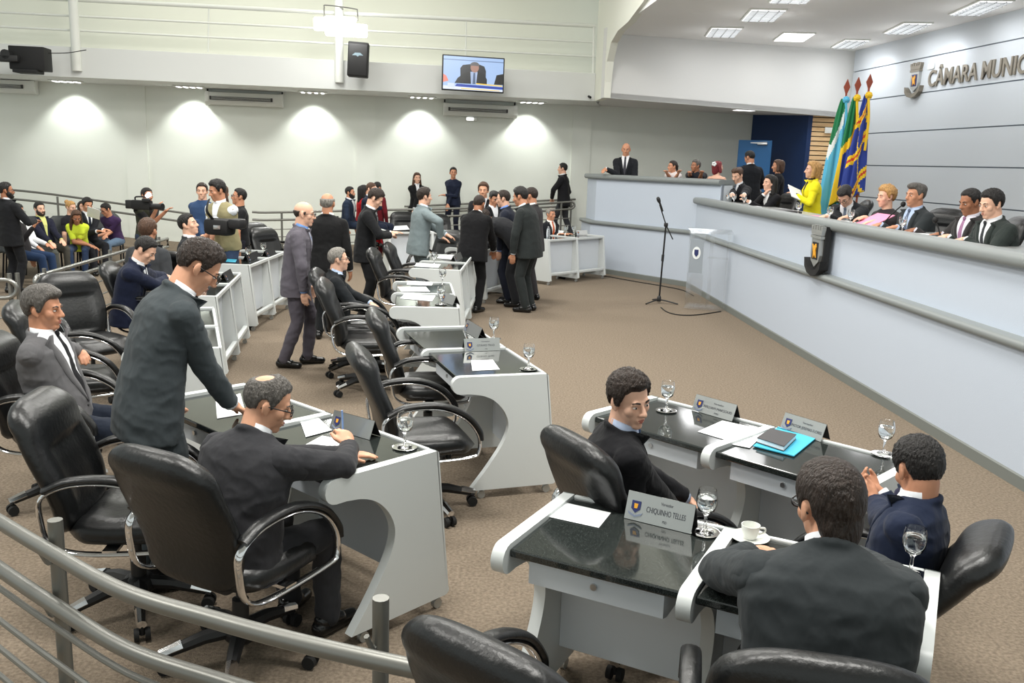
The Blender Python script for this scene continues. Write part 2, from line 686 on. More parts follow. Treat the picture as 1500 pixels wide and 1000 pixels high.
    b.caps(h((0, .086, .008)), h((0, .107, -.030)), .0085, .0135, n)
    E_((.0125, .098, -.034), (.0095, .011, .009))
    E_((-.0125, .098, -.034), (.0095, .011, .009))
    b.caps(h((-.017, .084, -.062)), h((.017, .084, -.062)), .0085, .0085, n)
    b.caps(h((-.014, .083, -.073)), h((.014, .083, -.073)), .0085, .0085, n)
    for sx in (-1, 1):
        Re = RH @ rot(sx * 18, 'Z')
        b.ell(h((sx * .078, -.008, -.004)), (.010, .021, .033), R=Re, nu=14, nv=10)
        b.ell(h((sx * .076, .0, -.03)), (.009, .011, .012), R=Re, nu=10, nv=8)
    nk = .052 if fem else .060
    b.caps(h((0, -.022, -.05)), NB + RN @ V((0, 0, -.05)), nk, nk + .008, n)
    b.caps(h((0, -.005, -.085)), NB + RN @ V((0, .02, -.05)), nk * .8, nk, n)
    q1, _ = sp(.40)
    q2, _ = sp(.1)
    b.caps(NB, q1, .06, .085, n)
    b.caps(q1, q2, .085, .09, n)
    b.caps(q2, P0, .09, .09, n)
    show = short or bare
    for Sh, E, Wp, sgn in ((SL, EL, WL, -1), (SR, ER, WR, 1)):
        b.caps(C1, Sh, .055, .05 if show else .04, n)
        b.caps(Sh, E, .052 if show else .036, .042 if show else .03, n)
        b.caps(E, Wp, .042 if show else .03, .027, n)
    for J, K, A in ((JL, KL, AL), (JR, KR, AR)):
        sk = legs == 'skirt'
        b.caps(J, K, .075 if sk else .05, .052 if sk else .042, n)
        b.caps(K, K.lerp(A, .35) + V((0, -.012, 0)), .05 if sk else .04, .054 if sk else .042, n)
        b.caps(K.lerp(A, .35) + V((0, -.012, 0)), A, .05 if sk else .04, .036, n)
    if bare:
        for t, a, d in ((.12, .13, .1), (.3, .15, .105), (.42, .15, .09)):
            c, R = sp(t)
            b.ell(c, (a, d, .1), R=R)
    # hands
    def hand(E, Wp, sgn, spec):
        d0 = (Wp - E).normalized()
        spec = spec or {}
        d = (Rz.transposed() @ V(spec['dirw']) if 'dirw' in spec else V(spec['dir']) if 'dir' in spec else d0).normalized()
        pn = V(spec.get('palm', (0, 0, -1) if spec.get('flat', (hl if sgn < 0 else hr_) is not None) else (-sgn, .2, 0)))
        pn = (pn - d * pn.dot(d)).normalized() if (pn - d * pn.dot(d)).length > .05 else V((-sgn, 0, 0))
        c = spec.get('curl', curlh)
        th = d.cross(pn) * (1 if sgn > 0 else -1)        # thumb side
        R = Matrix((th, d, pn)).transposed()
        Wk = Wp
        b.caps(Wk - d * .01, Wk + d * .03, .026, .026, n)
        b.ell(Wk + d * .052, (.040, .046, .0155), R=R, nu=16, nv=10)
        b.caps(Wk + d * .03 + th * .02, Wk + d * .085 + th * .028, .0145, .0105, n)
        for k, (x, L) in enumerate(((.030, .068), (.0105, .078), (-.0095, .072), (-.028, .056))):
            base = Wk + d * (.086 - abs(k - 1.3) * .004) + th * x
            a1 = c * (.75 + .1 * k)
            a2 = c * (1.7 + .15 * k)
            s1 = (d * math.cos(a1) + pn * math.sin(a1) + th * x * 2.2).normalized()
            s2 = (d * math.cos(a2) + pn * math.sin(a2) + th * x * 1.2).normalized()
            r = .0092 if k < 3 else .0080
            if res < 2:
                r += .0012
            m1 = base + s1 * L * .52
            b.caps(base - d * .015, m1, r + .0008, r, 10)
            b.caps(m1, m1 + s2 * L * .5, r, r - .0012, 10)
        tb = Wk + d * .028 + th * .026
        t1 = tb + (d * .75 + th * .75 + pn * .25).normalized() * .042
        b.caps(tb, t1, .0145, .0115, 10)
        b.caps(t1, t1 + (d * .95 + th * .15 + pn * .3).normalized() * .034, .0112, .0095, 10)
    hand(EL, WL, -1, handL)
    hand(ER, WR, 1, handR)
    me = remesh(b, vox, 2 if res == 2 else 1, 'person')
    me.materials.append(skm)
    root = obj('person', me, smooth=True, angle=180)
    root.location = loc
    root.rotation_euler = (0, 0, -rad(face))
    root.scale = (S, S, S)
    tag(root, label, 'person', group)
    PEOPLE.append((label, root, S))
    def child(name, mb, m, ang=180):
        return obj(name, mb, m, root, True, ang)
    # ---- face details
    if True:
        for sx in (-1, 1):
            e = MB()
            e.ell(h((sx * .0315, .0765, .000)), (.012, .0095, .0049), M('eye_white'), R=RH, nu=12, nv=8)
            e.ell(h((sx * .0315, .0836, .0003)), (.0052, .0034, .0052), M('iris'), R=RH, nu=10, nv=6)
            eo = child('eye', e, None)
        for sx in (-1, 1):
            br = MB()
            br.tube([h((sx * .015, .0885, .021)), h((sx * .032, .0875, .027)), h((sx * .05, .074, .022))], [.004, .0045, .002], 8)
            child('eyebrow', br, hair_mat({'silver': 'gray', 'blond': 'brown', 'red': 'brown'}.get(hc, hc)))
        if res == 2:
            lp = MB()
            lp.tube([h((-.024, .0835, -.0655)), h((-.008, .0945, -.0615)), h((0, .0935, -.0625)), h((.008, .0945, -.0615)), h((.024, .0835, -.0655))], [.001, .0034, .003, .0034, .001], 8)
            lp.tube([h((-.022, .0835, -.069)), h((0, .0935, -.0735)), h((.022, .0835, -.069))], [.001, .0045, .001], 8)
            child('lips', lp, M('lip'))
    if hair:
        nu, nv = ((80, 52) if res == 2 else (44, 30))
        st = hair if hair in ('short', 'bald', 'ring', 'thin', 'curly') else ('long' if hair in ('long', 'wavy') else 'short')
        hm = hair_shell(st, T * (1.5 if st == 'long' else 1), nu, nv, len(PEOPLE) * 1.7, recede, nape)
        if hair in ('long', 'wavy'):
            hm.caps((0, -.07, .04), (0, -.085, -.21), .078, .062, 16)
            for sx in (-1, 1):
                hm.caps((sx * .062, -.03, .045), (sx * .085, -.02, -.16), .03, .035, 12)
                hm.caps((sx * .085, -.02, -.16), (sx * .09, .02, -.25), .035, .02, 12)
        if hair == 'bun':
            hm.ell((0, -.115, .085), (.045, .04, .045))
        if hair == 'tail':
            hm.caps((0, -.105, .0), (0, -.13, -.14), .03, .014, 12)
            hm.ell((0, -.11, .01), (.03, .03, .03))
        if hair == 'bob':
            hm.caps((0, -.06, .03), (0, -.06, -.09), .088, .07, 16)
            for sx in (-1, 1):
                hm.caps((sx * .066, -.01, .04), (sx * .085, .01, -.09), .028, .03, 12)
        if hair == 'full':
            hm.ell((0, .02, .095), (.066, .08, .04))
            hm.ell((0, -.06, .06), (.075, .06, .06))
            if nape:
                hm.ell((0, -.062, -.03), (.066, .045, .06 + nape))
        if hair in ('long', 'wavy', 'bob', 'bun', 'tail', 'full'):
            hmesh = remesh(hm, .0075 if res == 2 else .009, 2, 'hair')
            hm = MB()
            mesh_to_mb(hm, hmesh)
            bpy.data.meshes.remove(hmesh)
        hm.v = [h(q) for q in hm.v]
        child('hair', hm, hair_mat(hc))
    if beard:
        bm_ = MB()
        vs = []
        nu, nv = 30, 20
        for i in range(nv + 1):
            for j in range(nu):
                th = math.pi * i / nv
                ph = 2 * math.pi * j / nu
                d = V((math.sin(th) * math.sin(ph), math.sin(th) * math.cos(ph), math.cos(th)))
                q = V((.058 * d.x, .066 * d.y, .074 * d.z))
                z = q.z - .043
                az = math.degrees(abs((ph + math.pi) % (2 * math.pi) - math.pi))
                m = smooth01((-.045 + (az - 40) * .0009 - z) / .012 + .5) * (1 - smooth01((az - 105) / 15))
                q2 = q.length
                k = (q2 + .016 * m - .018 * (1 - m)) / q2
                w = V((0, .022, -.043)) + q * k
                if w.z < -.08 and m > .5:
                    w.y += .012
                    w.z -= .006
                vs.append(h(w))
        fs = [(i * nu + j, (i + 1) * nu + j, (i + 1) * nu + (j + 1) % nu, i * nu + (j + 1) % nu) for i in range(nv) for j in range(nu)]
        bm_.add(vs, fs)
        if res > 0:
            bm_.tube([h((-.026, .088, -.062)), h((0, .101, -.051)), h((.026, .088, -.062))], [.004, .006, .004], 8)
        child('beard', bm_, hair_mat(beard))
    if glasses:
        gm = MB()
        for sx in (-1, 1):
            ring = [(sx * .033 + .026 * math.cos(a) * (1 if abs(math.cos(a)) < .8 else .97), .106, .000 + .0175 * math.sin(a)) for a in [2 * math.pi * k / 16 for k in range(16)]]
            gm.tube([h(q) for q in ring], .0024, 6, closed=True)
            gm.tube([h((sx * .058, .103, .006)), h((sx * .078, .06, .007)), h((sx * .084, -.01, .004)), h((sx * .08, -.03, -.012))], .0026, 6)
        gm.tube([h((-.008, .107, .004)), h((0, .110, .006)), h((.008, .107, .004))], .0024, 6)
        child('glasses', gm, M('glasses'))
    # ---- clothes
    kw = bulk
    tm = MB()
    prof = [(-.17 if not sit else -.075, .208, .142), (-.05, .2, .145), (.08, .188, .134), (.2, .180, .126), (.3, .192, .128), (.38, .200, .128), (.43, .196, .118), (.475, .165, .098), (.508, .115, .080), (.54, .072, .066)]
    if top in ('tee', 'polo', 'blouse', 'vest', 'dress') or fem:
        prof = [(-.06 if not sit else -.05, .176, .13), (.0, .178, .132), (.08, .168, .12), (.2, .155, .11), (.3, .172, .118), (.38, .185, .12), (.43, .182, .11), (.475, .15, .092), (.508, .105, .072), (.532, .066, .06)]
    if fem and top == 'suit':
        prof[0] = (-.13 if not sit else -.06, .2, .14)
    if top == 'dress':
        prof = prof[:7]
    rings = []
    ns = 28
    for t, a, d in prof:
        c, R = sp(t)
        bl = belly * math.exp(-((t - .14) / .13) ** 2)
        ring = []
        for j in range(ns):
            ph = 2 * math.pi * j / ns
            cx, sy = math.cos(ph), math.sin(ph)
            e = 2 / 2.4
            x = a * kw * (abs(cx) ** e) * (1 if cx > 0 else -1)
            y = d * (.5 + .5 * kw) * (abs(sy) ** e) * (1 if sy > 0 else -1)
            if sy > 0:
                y += bl * sy
            if fem and .24 < t < .42 and sy > 0:
                y += .035 * math.exp(-((abs(cx) - .5) / .25) ** 2) * sy
            ring.append(c + R @ V((x, y, 0)))
        rings.append(ring)
    tm.rings(rings)
    puff = .006 if top == 'suit' else 0
    if top != 'dress':
        c, R = sp(.478)
        for Sh, sgn in ((SL, -1), (SR, 1)):
            tm.caps(c + R @ V((sgn * .05, -.005, 0)), Sh + RC @ V((-sgn * .012, 0, .002)), .058, .066 + puff, 16)
            E = EL if sgn < 0 else ER
            tm.caps(Sh, Sh.lerp(E, .25), .067 + puff, .066 + puff, 16)
    if top == 'suit':
        cpts = []
        c, R = sp(.525)
        for k in range(13):
            a = rad(-40 + 260 * k / 12)
            cpts.append(c + R @ V((-.076 * math.cos(a), -.074 * math.sin(a) * 1.0 + (.0), .022 * math.sin(a) - .006)))
        tm.tube(cpts, .0155, 10)
    tme = remesh(tm, vox * 1.15, 3, 'top')
    amp = {0: 0, 1: .005, 2: .0075}[res]
    if amp:
        crumple(tme, amp, len(PEOPLE))
    bpy_v = [q.co.copy() for q in tme.vertices]
    F0, RF = sp(.42)
    RFi = RF.transposed()
    jm = {'suit': fabric('%d_%d_%d' % tuple(jc), jc)}.get(top) or fabric('%d_%d_%d' % tuple(jc), jc)
    shm = fabric('%d_%d_%d' % tuple(shirt), shirt)
    tpm = fabric('%d_%d_%d' % tuple(tie), tie) if tie else None
    jk, sh, ti = MB(), MB(), MB()
    zt = .115
    if top in ('suit', 'vest'):
        bm = bmesh.new()
        bm.from_mesh(tme)
        ap = -vdeep
        def cut(nl, pl_):
            bmesh.ops.bisect_plane(bm, geom=bm.verts[:] + bm.edges[:] + bm.faces[:], plane_co=F0 + RF @ V(pl_), plane_no=(RF @ V(nl)).normalized(), dist=1e-5)
        cut((zt - ap, 0, -vopen), (0, 0, ap))
        cut((-(zt - ap), 0, -vopen), (0, 0, ap))
        if tie:
            for sx in (-1, 1):
                cut((zt + .3, 0, sx * .022), (sx * .016, 0, zt))
        for f in bm.faces:
            q = RFi @ (f.calc_center_median() - F0)
            inV = q.y > .015 and abs(q.x) < vopen * (q.z - ap) / (zt - ap) and q.z > ap
            inT = inV and tie and abs(q.x) < .016 + .022 * (zt - q.z) / (zt + .3) and q.z < .1
            tgt = ti if inT else sh if inV else jk
            tgt.add([x.co for x in f.verts], [tuple(range(len(f.verts)))])
        bm.free()
        # lapels lying over the edge of the opening
        bv = BVHTree.FromPolygons([tuple(q) for q in bpy_v], [tuple(p_.vertices) for p_ in tme.polygons])
        fw_ = RF @ V((0, 1, 0))
        if top == 'suit':
            for sx in (-1, 1):
                rows = []
                for k in range(9):
                    s_ = k / 8
                    zz = zt - .005 + (ap - zt + .01) * s_
                    xe = vopen * (zz - ap) / (zt - ap)
                    w = .052 * math.sin(math.pi * min(1, .18 + s_ * .82)) ** .7 * (1 if s_ < .98 else .3) + .004
                    row = []
                    for xx, dd in ((xe - .004, .004), (xe + w * .5, .0075), (xe + w, .0045), (xe + w, -.004), (xe - .004, -.006)):
                        o_ = F0 + RF @ V((sx * xx, .4, zz))
                        hit = bv.ray_cast(o_, -fw_, .6)
                        q = hit[0] if hit[0] else F0 + RF @ V((sx * xx, .1, zz))
                        row.append(q + fw_ * dd)
                    rows.append(row)
                jk.rings(rows)
    else:
        mesh_to_mb(jk, tme)
        if top == 'polo':
            c, R = sp(.52)
            jk.tube([c + R @ V((.07 * math.cos(a), .066 * math.sin(a) + .004, -.012 * math.sin(a))) for a in [2 * math.pi * k / 18 for k in range(18)]], .012, 8, closed=True)
    bpy.data.meshes.remove(tme)
    # sleeves
    sl = MB()
    for Sh, E, Wp, sgn in ((SL, EL, WL, -1), (SR, ER, WR, 1)):
        k = .85 + .15 * bulk
        if fem:
            k *= .86
        if top == 'suit':
            d = (Wp - E).normalized()
            e2 = Wp - d * .012
            sl.caps(Sh, E, .073 * k, .058 * k, 16)
            sl.caps(E, E.lerp(e2, .5), .058 * k, .053 * k, 16)
            sl.caps(E.lerp(e2, .5), e2 - d * .03, .053 * k, .045 * k, 16)
            sl.cyl(e2 - d * .05, e2, .046 * k, .047 * k, 16)
            if tie or vopen > .03:
                child('shirt_cuff', MB().cyl(Wp - d * .03, Wp + d * .006, .036, .035, 14), shm)
        elif top == 'dress':
            pass
        elif top == 'longtee':
            sl.caps(Sh, E, .066 * k, .052 * k, 14)
            sl.caps(E, Wp - (Wp - E).normalized() * .02, .05 * k, .038 * k, 14)
        else:
            q = Sh.lerp(E, .72)
            (sh if False else sl).caps(Sh, q, .068 * k, .064 * k, 14)
    if sl.v:
        sme = remesh(sl, vox * 1.1, 3, 'sleeve')
        if amp:
            crumple(sme, amp * 1.1, len(PEOPLE) + 5)
        mesh_to_mb(sh if top == 'vest' else jk, sme)
        bpy.data.meshes.remove(sme)
    if top in ('suit', 'vest') or (top == 'longtee' and tie):
        c, R = sp(.533)
        rr_ = [[c + R @ V((r * math.cos(a), r * .96 * math.sin(a) + .004, z - .012 * math.sin(a))) for a in [2 * math.pi * k / 20 for k in range(20)]] for r, z in ((nk + .012, -.03), (nk + .010, .028), (nk + .002, .030), (nk + .002, -.03))]
        sh.rings(rr_, cap=False, closed=True)
    nm = {'suit': 'jacket', 'vest': 'vest', 'tee': 'shirt', 'polo': 'shirt', 'blouse': 'blouse', 'dress': 'dress', 'longtee': 'shirt'}[top]
    def weld(mb, name, m):
        if not mb.v:
            return None
        me_ = mb.mesh(name)
        bm = bmesh.new()
        bm.from_mesh(me_)
        bmesh.ops.remove_doubles(bm, verts=bm.verts[:], dist=1e-6)
        bm.to_mesh(me_)
        bm.free()
        me_.materials.append(m)
        return obj(name, me_, None, root, True, 180)
    weld(jk, nm, jm)
    if top == 'suit' and res == 2:
        for zz in (-vdeep - .015, -vdeep - .11):
            hit = bv.ray_cast(F0 + RF @ V((.01, .4, zz)), -fw_, .6)
            if hit[0]:
                child('button', MB().ell(hit[0], (.009, .005, .009), R=RF, nu=10, nv=6), M('black_plastic'))
    if top in ('suit', 'vest') or sh.v:
        weld(sh, 'shirt', shm)
    if tie and ti.v:
        c = F0 + RF @ V((0, 0, .1))
        hit = bv.ray_cast(F0 + RF @ V((0, .4, .1)), -fw_, .6)
        if hit[0]:
            ti.ell(hit[0] + fw_ * .004, (.019, .012, .02), R=RF, nu=12, nv=8)
        weld(ti, 'tie', tpm)
    # trousers / skirt
    if legs != 'none':
        tr = MB()
        tcol = tc or jc
        trm = fabric('%d_%d_%d' % tuple(tcol), tcol)
        kk = .9 if fem else (.7 + .3 * bulk)
        tr.ell(P0 + V((0, -.015 if sit else -.005, .0)), (.172 * kk, .125 * kk, .115))
        if legs == 'skirt':
            for J, K in ((JL, KL), (JR, KR)):
                tr.caps(J, J.lerp(K, 1.02), .1, .085, 14)
            tr.caps((JL + JR) / 2, (KL + KR) / 2, .11, .09, 14)
        else:
            for J, K, A in ((JL, KL, AL), (JR, KR, AR)):
                tr.caps(J, K, .094 * kk, .068 * kk, 16)
                tr.caps(K, K.lerp(A, .5), .067 * kk, .064 * kk, 16)
                tr.caps(K.lerp(A, .5), A + V((0, 0, .0)), .063 * kk, .056 * kk, 16)
        tme = remesh(tr, vox * 1.2, 3, 'trousers')
        if amp:
            crumple(tme, amp, len(PEOPLE) + 9)
        tme.materials.append(trm)
        obj('skirt' if legs == 'skirt' else 'trousers', tme, None, root, True, 180)
    # shoes
    for J, K, A, sgn in ((JL, KL, AL, -1), (JR, KR, AR, 1)):
        q = MB()
        d = V((sgn * .18, 1, 0)).normalized()
        base = V((A.x, A.y, A.z - .09))
        q.caps(base + d * -.045 + V((0, 0, .045)), base + d * .15 + V((0, 0, .034)), .043, .034, 14)
        q.caps(base + d * -.03 + V((0, 0, .075)), base + d * .07 + V((0, 0, .05)), .042, .038, 14)
        zmin = base.z + .002
        for x in q.v:
            x.z = max(x.z, zmin)
        child('shoe', q, M(shoe))
    root['_hc'] = 0
    del root['_hc']
    return root
# ------------------------------------------------------------------ room shell (plan in metres, y away from the camera)
def wall_pt(x):                            # back wall line under the balcony
    return V((x, 21.6 + .167 * (x - 1.68), 0))
def fas_pt(x):                             # balcony front line
    return V((x, 19.85 + .167 * (x - 1.6), 0))
def quadwall(name, p, q, z0, z1, m, th=.12, label=None, side=1, cat=None):
    """upright slab from p to q, thickness laid off away from the room"""
    p, q = V((p[0], p[1], 0)), V((q[0], q[1], 0))
    d = (q - p).normalized()
    n = V((-d.y, d.x, 0)) * (th * side)
    mb = MB()
    mb.add([p + V((0, 0, z0)), q + V((0, 0, z0)), q + n + V((0, 0, z0)), p + n + V((0, 0, z0)), p + V((0, 0, z1)), q + V((0, 0, z1)), q + n + V((0, 0, z1)), p + n + V((0, 0, z1))],
           [(0, 1, 2, 3), (4, 7, 6, 5), (0, 4, 5, 1), (1, 5, 6, 2), (2, 6, 7, 3), (3, 7, 4, 0)])
    return struct(name, mb, m, label, cat, smooth=False)
struct('floor', MB().box((-1.5, 10, -.05), (24, 30, .1)), M('carpet'), 'brown carpet floor of the chamber', smooth=False)
quadwall('wall_back', wall_pt(-13), wall_pt(8.2), 0, 3.46, M('wall_paint'), .2, 'pale gray-green wall under the balcony')
quadwall('wall_back_upper', wall_pt(-13), wall_pt(2.2), 3.62, 7.6, M('upper_wall_paint'), .2, 'cream wall behind the balcony rails')
for i, x in enumerate((-8.62, -3.72, 1.25)):       # shallow pilasters of the wall
    a = wall_pt(x)
    mb = MB()
    d = V((1, .167, 0)).normalized()
    n = V((.167, -1, 0)).normalized()
    mb.prism([(0, 0), (.46, 0), (.46, .035), (0, .035)], 'z', 0, 3.44, None, f=lambda p, q, dd, a=a: a + d * p + n * q + V((0, 0, dd)))
    struct('trim_%d' % (i + 1), mb, M('wall_paint'), 'shallow pilaster on the back wall', 'trim', smooth=False)
# balcony slab
mb = MB()
a, b = fas_pt(-13), fas_pt(1.6)
c, d = wall_pt(1.9), wall_pt(-13)
for z0, z1 in ((3.43, 4.0),):
    vs = [q + V((0, 0, z)) for z in (z0, z1) for q in (a, b, c, d)]
    mb.add(vs, [(3, 2, 1, 0), (4, 5, 6, 7), (0, 1, 5, 4), (1, 2, 6, 5), (2, 3, 7, 6), (3, 0, 4, 7)])
struct('ceiling_balcony', mb, M('plaster'), 'white balcony slab over the back of the chamber', 'balcony', smooth=False)
# proscenium wall whose opening is cut with a rounded corner
PA, PB = V((1.60, 19.9, 0)), V((3.08, 3.5, 0))     # plan line, running toward the camera
PD = (PB - PA).normalized()
def pros_pt(u, v):
    return atline(u, v, PA, PB)
edge = [(884.5, 142), (886, 120), (889, 90), (895, 62), (905, 45), (920, 32), (944, 0)]
ep = []
for u, v in edge:
    p = pros_pt(u, v)
    ep.append(((p - PA).dot(PD), p.z))
L3 = ep[-1]
ep.append((L3[0] + 3, L3[1] + .25))
ep.append((L3[0] + 7.5, L3[1] + .35))
out = [(-.02, 3.43), (ep[0][0], 3.43)] + ep + [(ep[-1][0], 7.6), (-.02, 7.6)]
PN = V((-PD.y, PD.x, 0))
if PN.x < 0:
    PN = -PN
mb = MB()
mb.prism(out, 'x', 0, .14, None, f=lambda p, q, dd: PA + PD * p + PN * dd + V((0, 0, q)))
struct('wall_proscenium', mb, M('cream_paint'), 'cream wall with the rounded opening to the dais', 'wall', smooth=False)
# bulkhead over the left of the dais, soffit behind it, ceiling of the dais
BA = pros_pt(884.5, 142)
BA.z = 0
BB = V((7.25, 20.15, 0))
zl = 3.41
mb = MB()
dB = (BB - BA).normalized()
nB = V((-dB.y, dB.x, 0))
LB = (BB - BA).length
mb.prism([(0, 3.43), (LB, 3.28), (LB, 4.8), (0, 4.8)], 'x', 0, .2, None, f=lambda p, q, dd: BA + dB * p + nB * dd + V((0, 0, q)))
struct('wall_bulkhead', mb, M('bulkhead_paint'), 'gray-white bulkhead above the left end of the dais', 'wall', smooth=False)
mb = MB()
e, f_ = wall_pt(1.8), wall_pt(8.0)
vs = [BA + V((0, 0, 3.435)), BB + V((0, 0, 3.285)), f_ + V((0, 0, 3.36)), e + V((0, 0, 3.45))]
mb.add(vs + [q + V((0, 0, .1)) for q in vs], [(3, 2, 1, 0), (4, 5, 6, 7), (0, 1, 5, 4), (1, 2, 6, 5), (2, 3, 7, 6), (3, 0, 4, 7)])
struct('ceiling_soffit', mb, M('bulkhead_paint'), 'low soffit over the corridor behind the dais', 'ceiling', smooth=False)
ZC = 4.68
def camara_x(y):
    return 7.19 + .1 * (20.05 - y)
mb = MB()
vs = [pros_pt(905, 45).xy.to_3d() + V((-.05, 1.4, ZC)), V((7.6, 20.5, ZC)), V((9.2, 2, ZC)), V((3.25, 2, ZC))]
zz = [ZC, ZC, ZC + .1, ZC + .1]
mb.add(vs + [q + V((0, 0, .12)) for q in vs], [(0, 1, 2, 3), (4, 7, 6, 5), (0, 4, 5, 1), (1, 5, 6, 2), (2, 6, 7, 3), (3, 7, 4, 0)])
struct('ceiling_dais', mb, M('ceiling_paint'), 'white ceiling of the dais recess', 'ceiling', smooth=False)
# panelled wall with the lettering: bands split by reveal grooves
CA, CB = V((camara_x(20.05), 20.05, 0)), V((camara_x(2.5), 2.5, 0))
CDir = (CB - CA).normalized()
CN = V((CDir.y, -CDir.x, 0))
if CN.x > 0:
    CN = -CN
gz = []
for (u, v) in [(1252, 106), (1258, 149), (1270, 196.5), (1272, 243)]:
    gz.append(atline(u, v, CA, CB).z)
gz.append(gz[-1] - (gz[-2] - gz[-1]) * 1.0)
gz = sorted(gz)
mb = MB()
LC = (CB - CA).length
lv = [.4] + gz + [ZC]
fC = lambda p, q, dd: CA + CDir * p + CN * dd + V((0, 0, q))
for z0, z1 in zip(lv, lv[1:]):
    mb.prism([(0, z0 + .022), (LC, z0 + .022), (LC, z1), (0, z1)], 'x', -.1, 0, M('panel_blue'), f=fC)
mb.prism([(0.0, .4), (LC, .4), (LC, ZC), (0.0, ZC)], 'x', -.14, -.03, M('groove_dark'), f=fC)
struct('wall_right', mb, None, 'pale blue panelled wall with horizontal grooves and metal lettering', 'wall', smooth=False)
# blue side wall and slatted screen at the end of the dais
bw = atline(1109, 172, wall_pt(0), wall_pt(5))
e1 = atD(1190, 185, 20.3)
quadwall('wall_blue', (bw.x, bw.y), (e1.x, e1.y), 0, 3.40, M('navy_wall'), .12, 'dark blue wall beside the slatted screen', side=-1)
sl = thing('slatted_screen', 'screen of horizontal pale wood slats beside the flags', 'screen', (e1.x, e1.y, .7))
mb = MB()
mb.box((.42, .06, 1.25), (.9, .03, 2.7), M('slat_gap'))
obj('backing', mb, None, sl, smooth=False)
mb = MB()
for k in range(26):
    mb.box((.42, .015, .05 + k * .103), (.9, .035, .082))
obj('slats', mb, M('wood_slat'), sl, smooth=False)
tag(obj('safety_sign', MB().rbox((e1.x + .35, e1.y - .06, 3.0), (.17, .03, .13), .008), M('white_plastic')), 'small white sign on the slatted screen', 'sign')
dv = thing('open_door', 'bright blue open door standing against the dark blue wall', 'door', (5.05, 19.3, .7))
dA, dB2 = atD(1083, 200, 20.6), atD(1132, 199, 20.3)
dw = dB2 - dA
dw.z = 0
Ld = dw.length
dv.location = (dA.x, dA.y, .7)
dv.rotation_euler = (0, 0, math.atan2(dw.y, dw.x))
obj('door_leaf', MB().rbox((Ld / 2, 0, 1.02), (Ld, .045, 2.04), .005), M('door_blue'), dv, smooth=False)
cl_ = MB()
cl_.rbox((Ld - .2, -.05, 1.96), (.22, .05, .05), .01)
cl_.tube([(Ld - .2, -.06, 1.97), (Ld - .45, -.12, 1.98), (Ld - .1, -.05, 2.0)], .01, 6)
obj('door_closer', cl_, M('silver'), dv)
# ceilings above the hall
struct('ceiling', MB().box((-4.5, 10, 7.7), (17, 30, .15)), M('plaster'), 'white ceiling of the hall', smooth=False)

# ------------------------------------------------------------------ dais
K = V((3.14, 15.8, 0))
DF = V((3.74, 2.6, 0))                     # near end of the long front
DL = V((1.52, 17.75, 0))                   # left end
dd1 = (K - DF).normalized()
n1 = V((-dd1.y, dd1.x, 0))                 # toward the hall
if n1.x > 0:
    n1 = -n1
dl = (K - DL).normalized()
n2 = V((dl.y, -dl.x, 0))
if n2.y > 0:
    n2 = -n2
DR = DL + V((-.12, .75, 0))                # short return to the left
def strip(mb, path, prof, m=None, closed=False):
    """sweep an (outward, z) outline along a plan polyline, mitred"""
    k = len(path)
    rings = []
    for i, p in enumerate(path):
        ns = []
        if i > 0:
            d = (path[i] - path[i - 1]).normalized()
            ns.append(V((d.y, -d.x, 0)))
        if i < k - 1:
            d = (path[i + 1] - path[i]).normalized()
            ns.append(V((d.y, -d.x, 0)))
        nn = sum(ns, V()).normalized()
        s_ = 1 / max(.3, nn.dot(ns[0]))
        rings.append([p + nn * (o * s_) + V((0, 0, z)) for o, z in prof])
    return mb.rings(rings, m)
path = [DR, DL, K, DF]
if V(((DL - DR).normalized().y, -(DL - DR).normalized().x, 0)).dot(V((-1, -1, 0))) < 0:
    path = path[::-1]
mb = strip(MB(), path, [(.05, 0), (.05, .95), (-.1, .95), (-.1, 0)])
struct('wall_dais_lower', mb, M('dais_blue'), 'lower blue-gray front of the dais', 'wall', smooth=False)
mb = strip(MB(), path, [(.062, 0), (.062, .085), (.045, .1), (.03, .1), (.03, 0)])
struct('baseboard_dais', mb, M('base_gray'), 'gray baseboard of the dais', 'baseboard', smooth=False)
rnd = lambda o0, o1, z0, z1, r=.03: [(o1 - r + r * math.cos(a), z0 + r + r * math.sin(a)) for a in [rad(-90 + 22.5 * k) for k in range(5)]] + [(o1 - r + r * math.cos(a), z1 - r + r * math.sin(a)) for a in [rad(22.5 * k) for k in range(5)]] + [(o0, z1), (o0, z0)]
mb = strip(MB(), path, rnd(-.2, .1, .935, 1.005))
struct('trim_dais_ledge', mb, M('cap_gray'), 'gray ledge rail along the dais front', 'trim', angle=50)
up = [DR + V((.12, 0, 0)), DL + V((.06, .1, 0)), K + V((0.03, .08, 0))] if path[0] == DR else [K + V((.03, .08, 0)), DL + V((.06, .1, 0)), DR + V((.12, 0, 0))]
# upper part: the counter at the left end is higher than the long bench
KE = K + dl * .5
ctr = thing('side_counter', 'high blue-gray counter at the left end of the dais with rounded gray top', 'counter', (0, 0, 0))
pth = [DR, DL, KE] if path[0] == DR else [KE, DL, DR]
obj('front_panel', strip(MB(), pth, [(-.04, 1.0), (-.04, 1.83), (-.12, 1.83), (-.12, 1.0)]), M('dais_blue'), ctr, smooth=False)
obj('top', strip(MB(), pth, rnd(-.42, .035, 1.81, 1.905, .04)), M('cap_gray'), ctr, angle=50)
e_ = MB()
q0 = KE - n2 * .1
e_.prism([(0, 0), (.3, 0), (.3, -.05), (0, -.05)], 'z', .75, 1.83, None, f=lambda p, q, d_: KE - n2 * (p + .06) + dl * q + V((0, 0, d_)))
obj('end_panel', e_, M('white_lam2'), ctr, smooth=False)
bn = thing('long_bench', 'long blue-gray curved-top bench of the presiding table', 'bench', (0, 0, 0))
pb = [K, DF] if path[0] == DR else [DF, K]
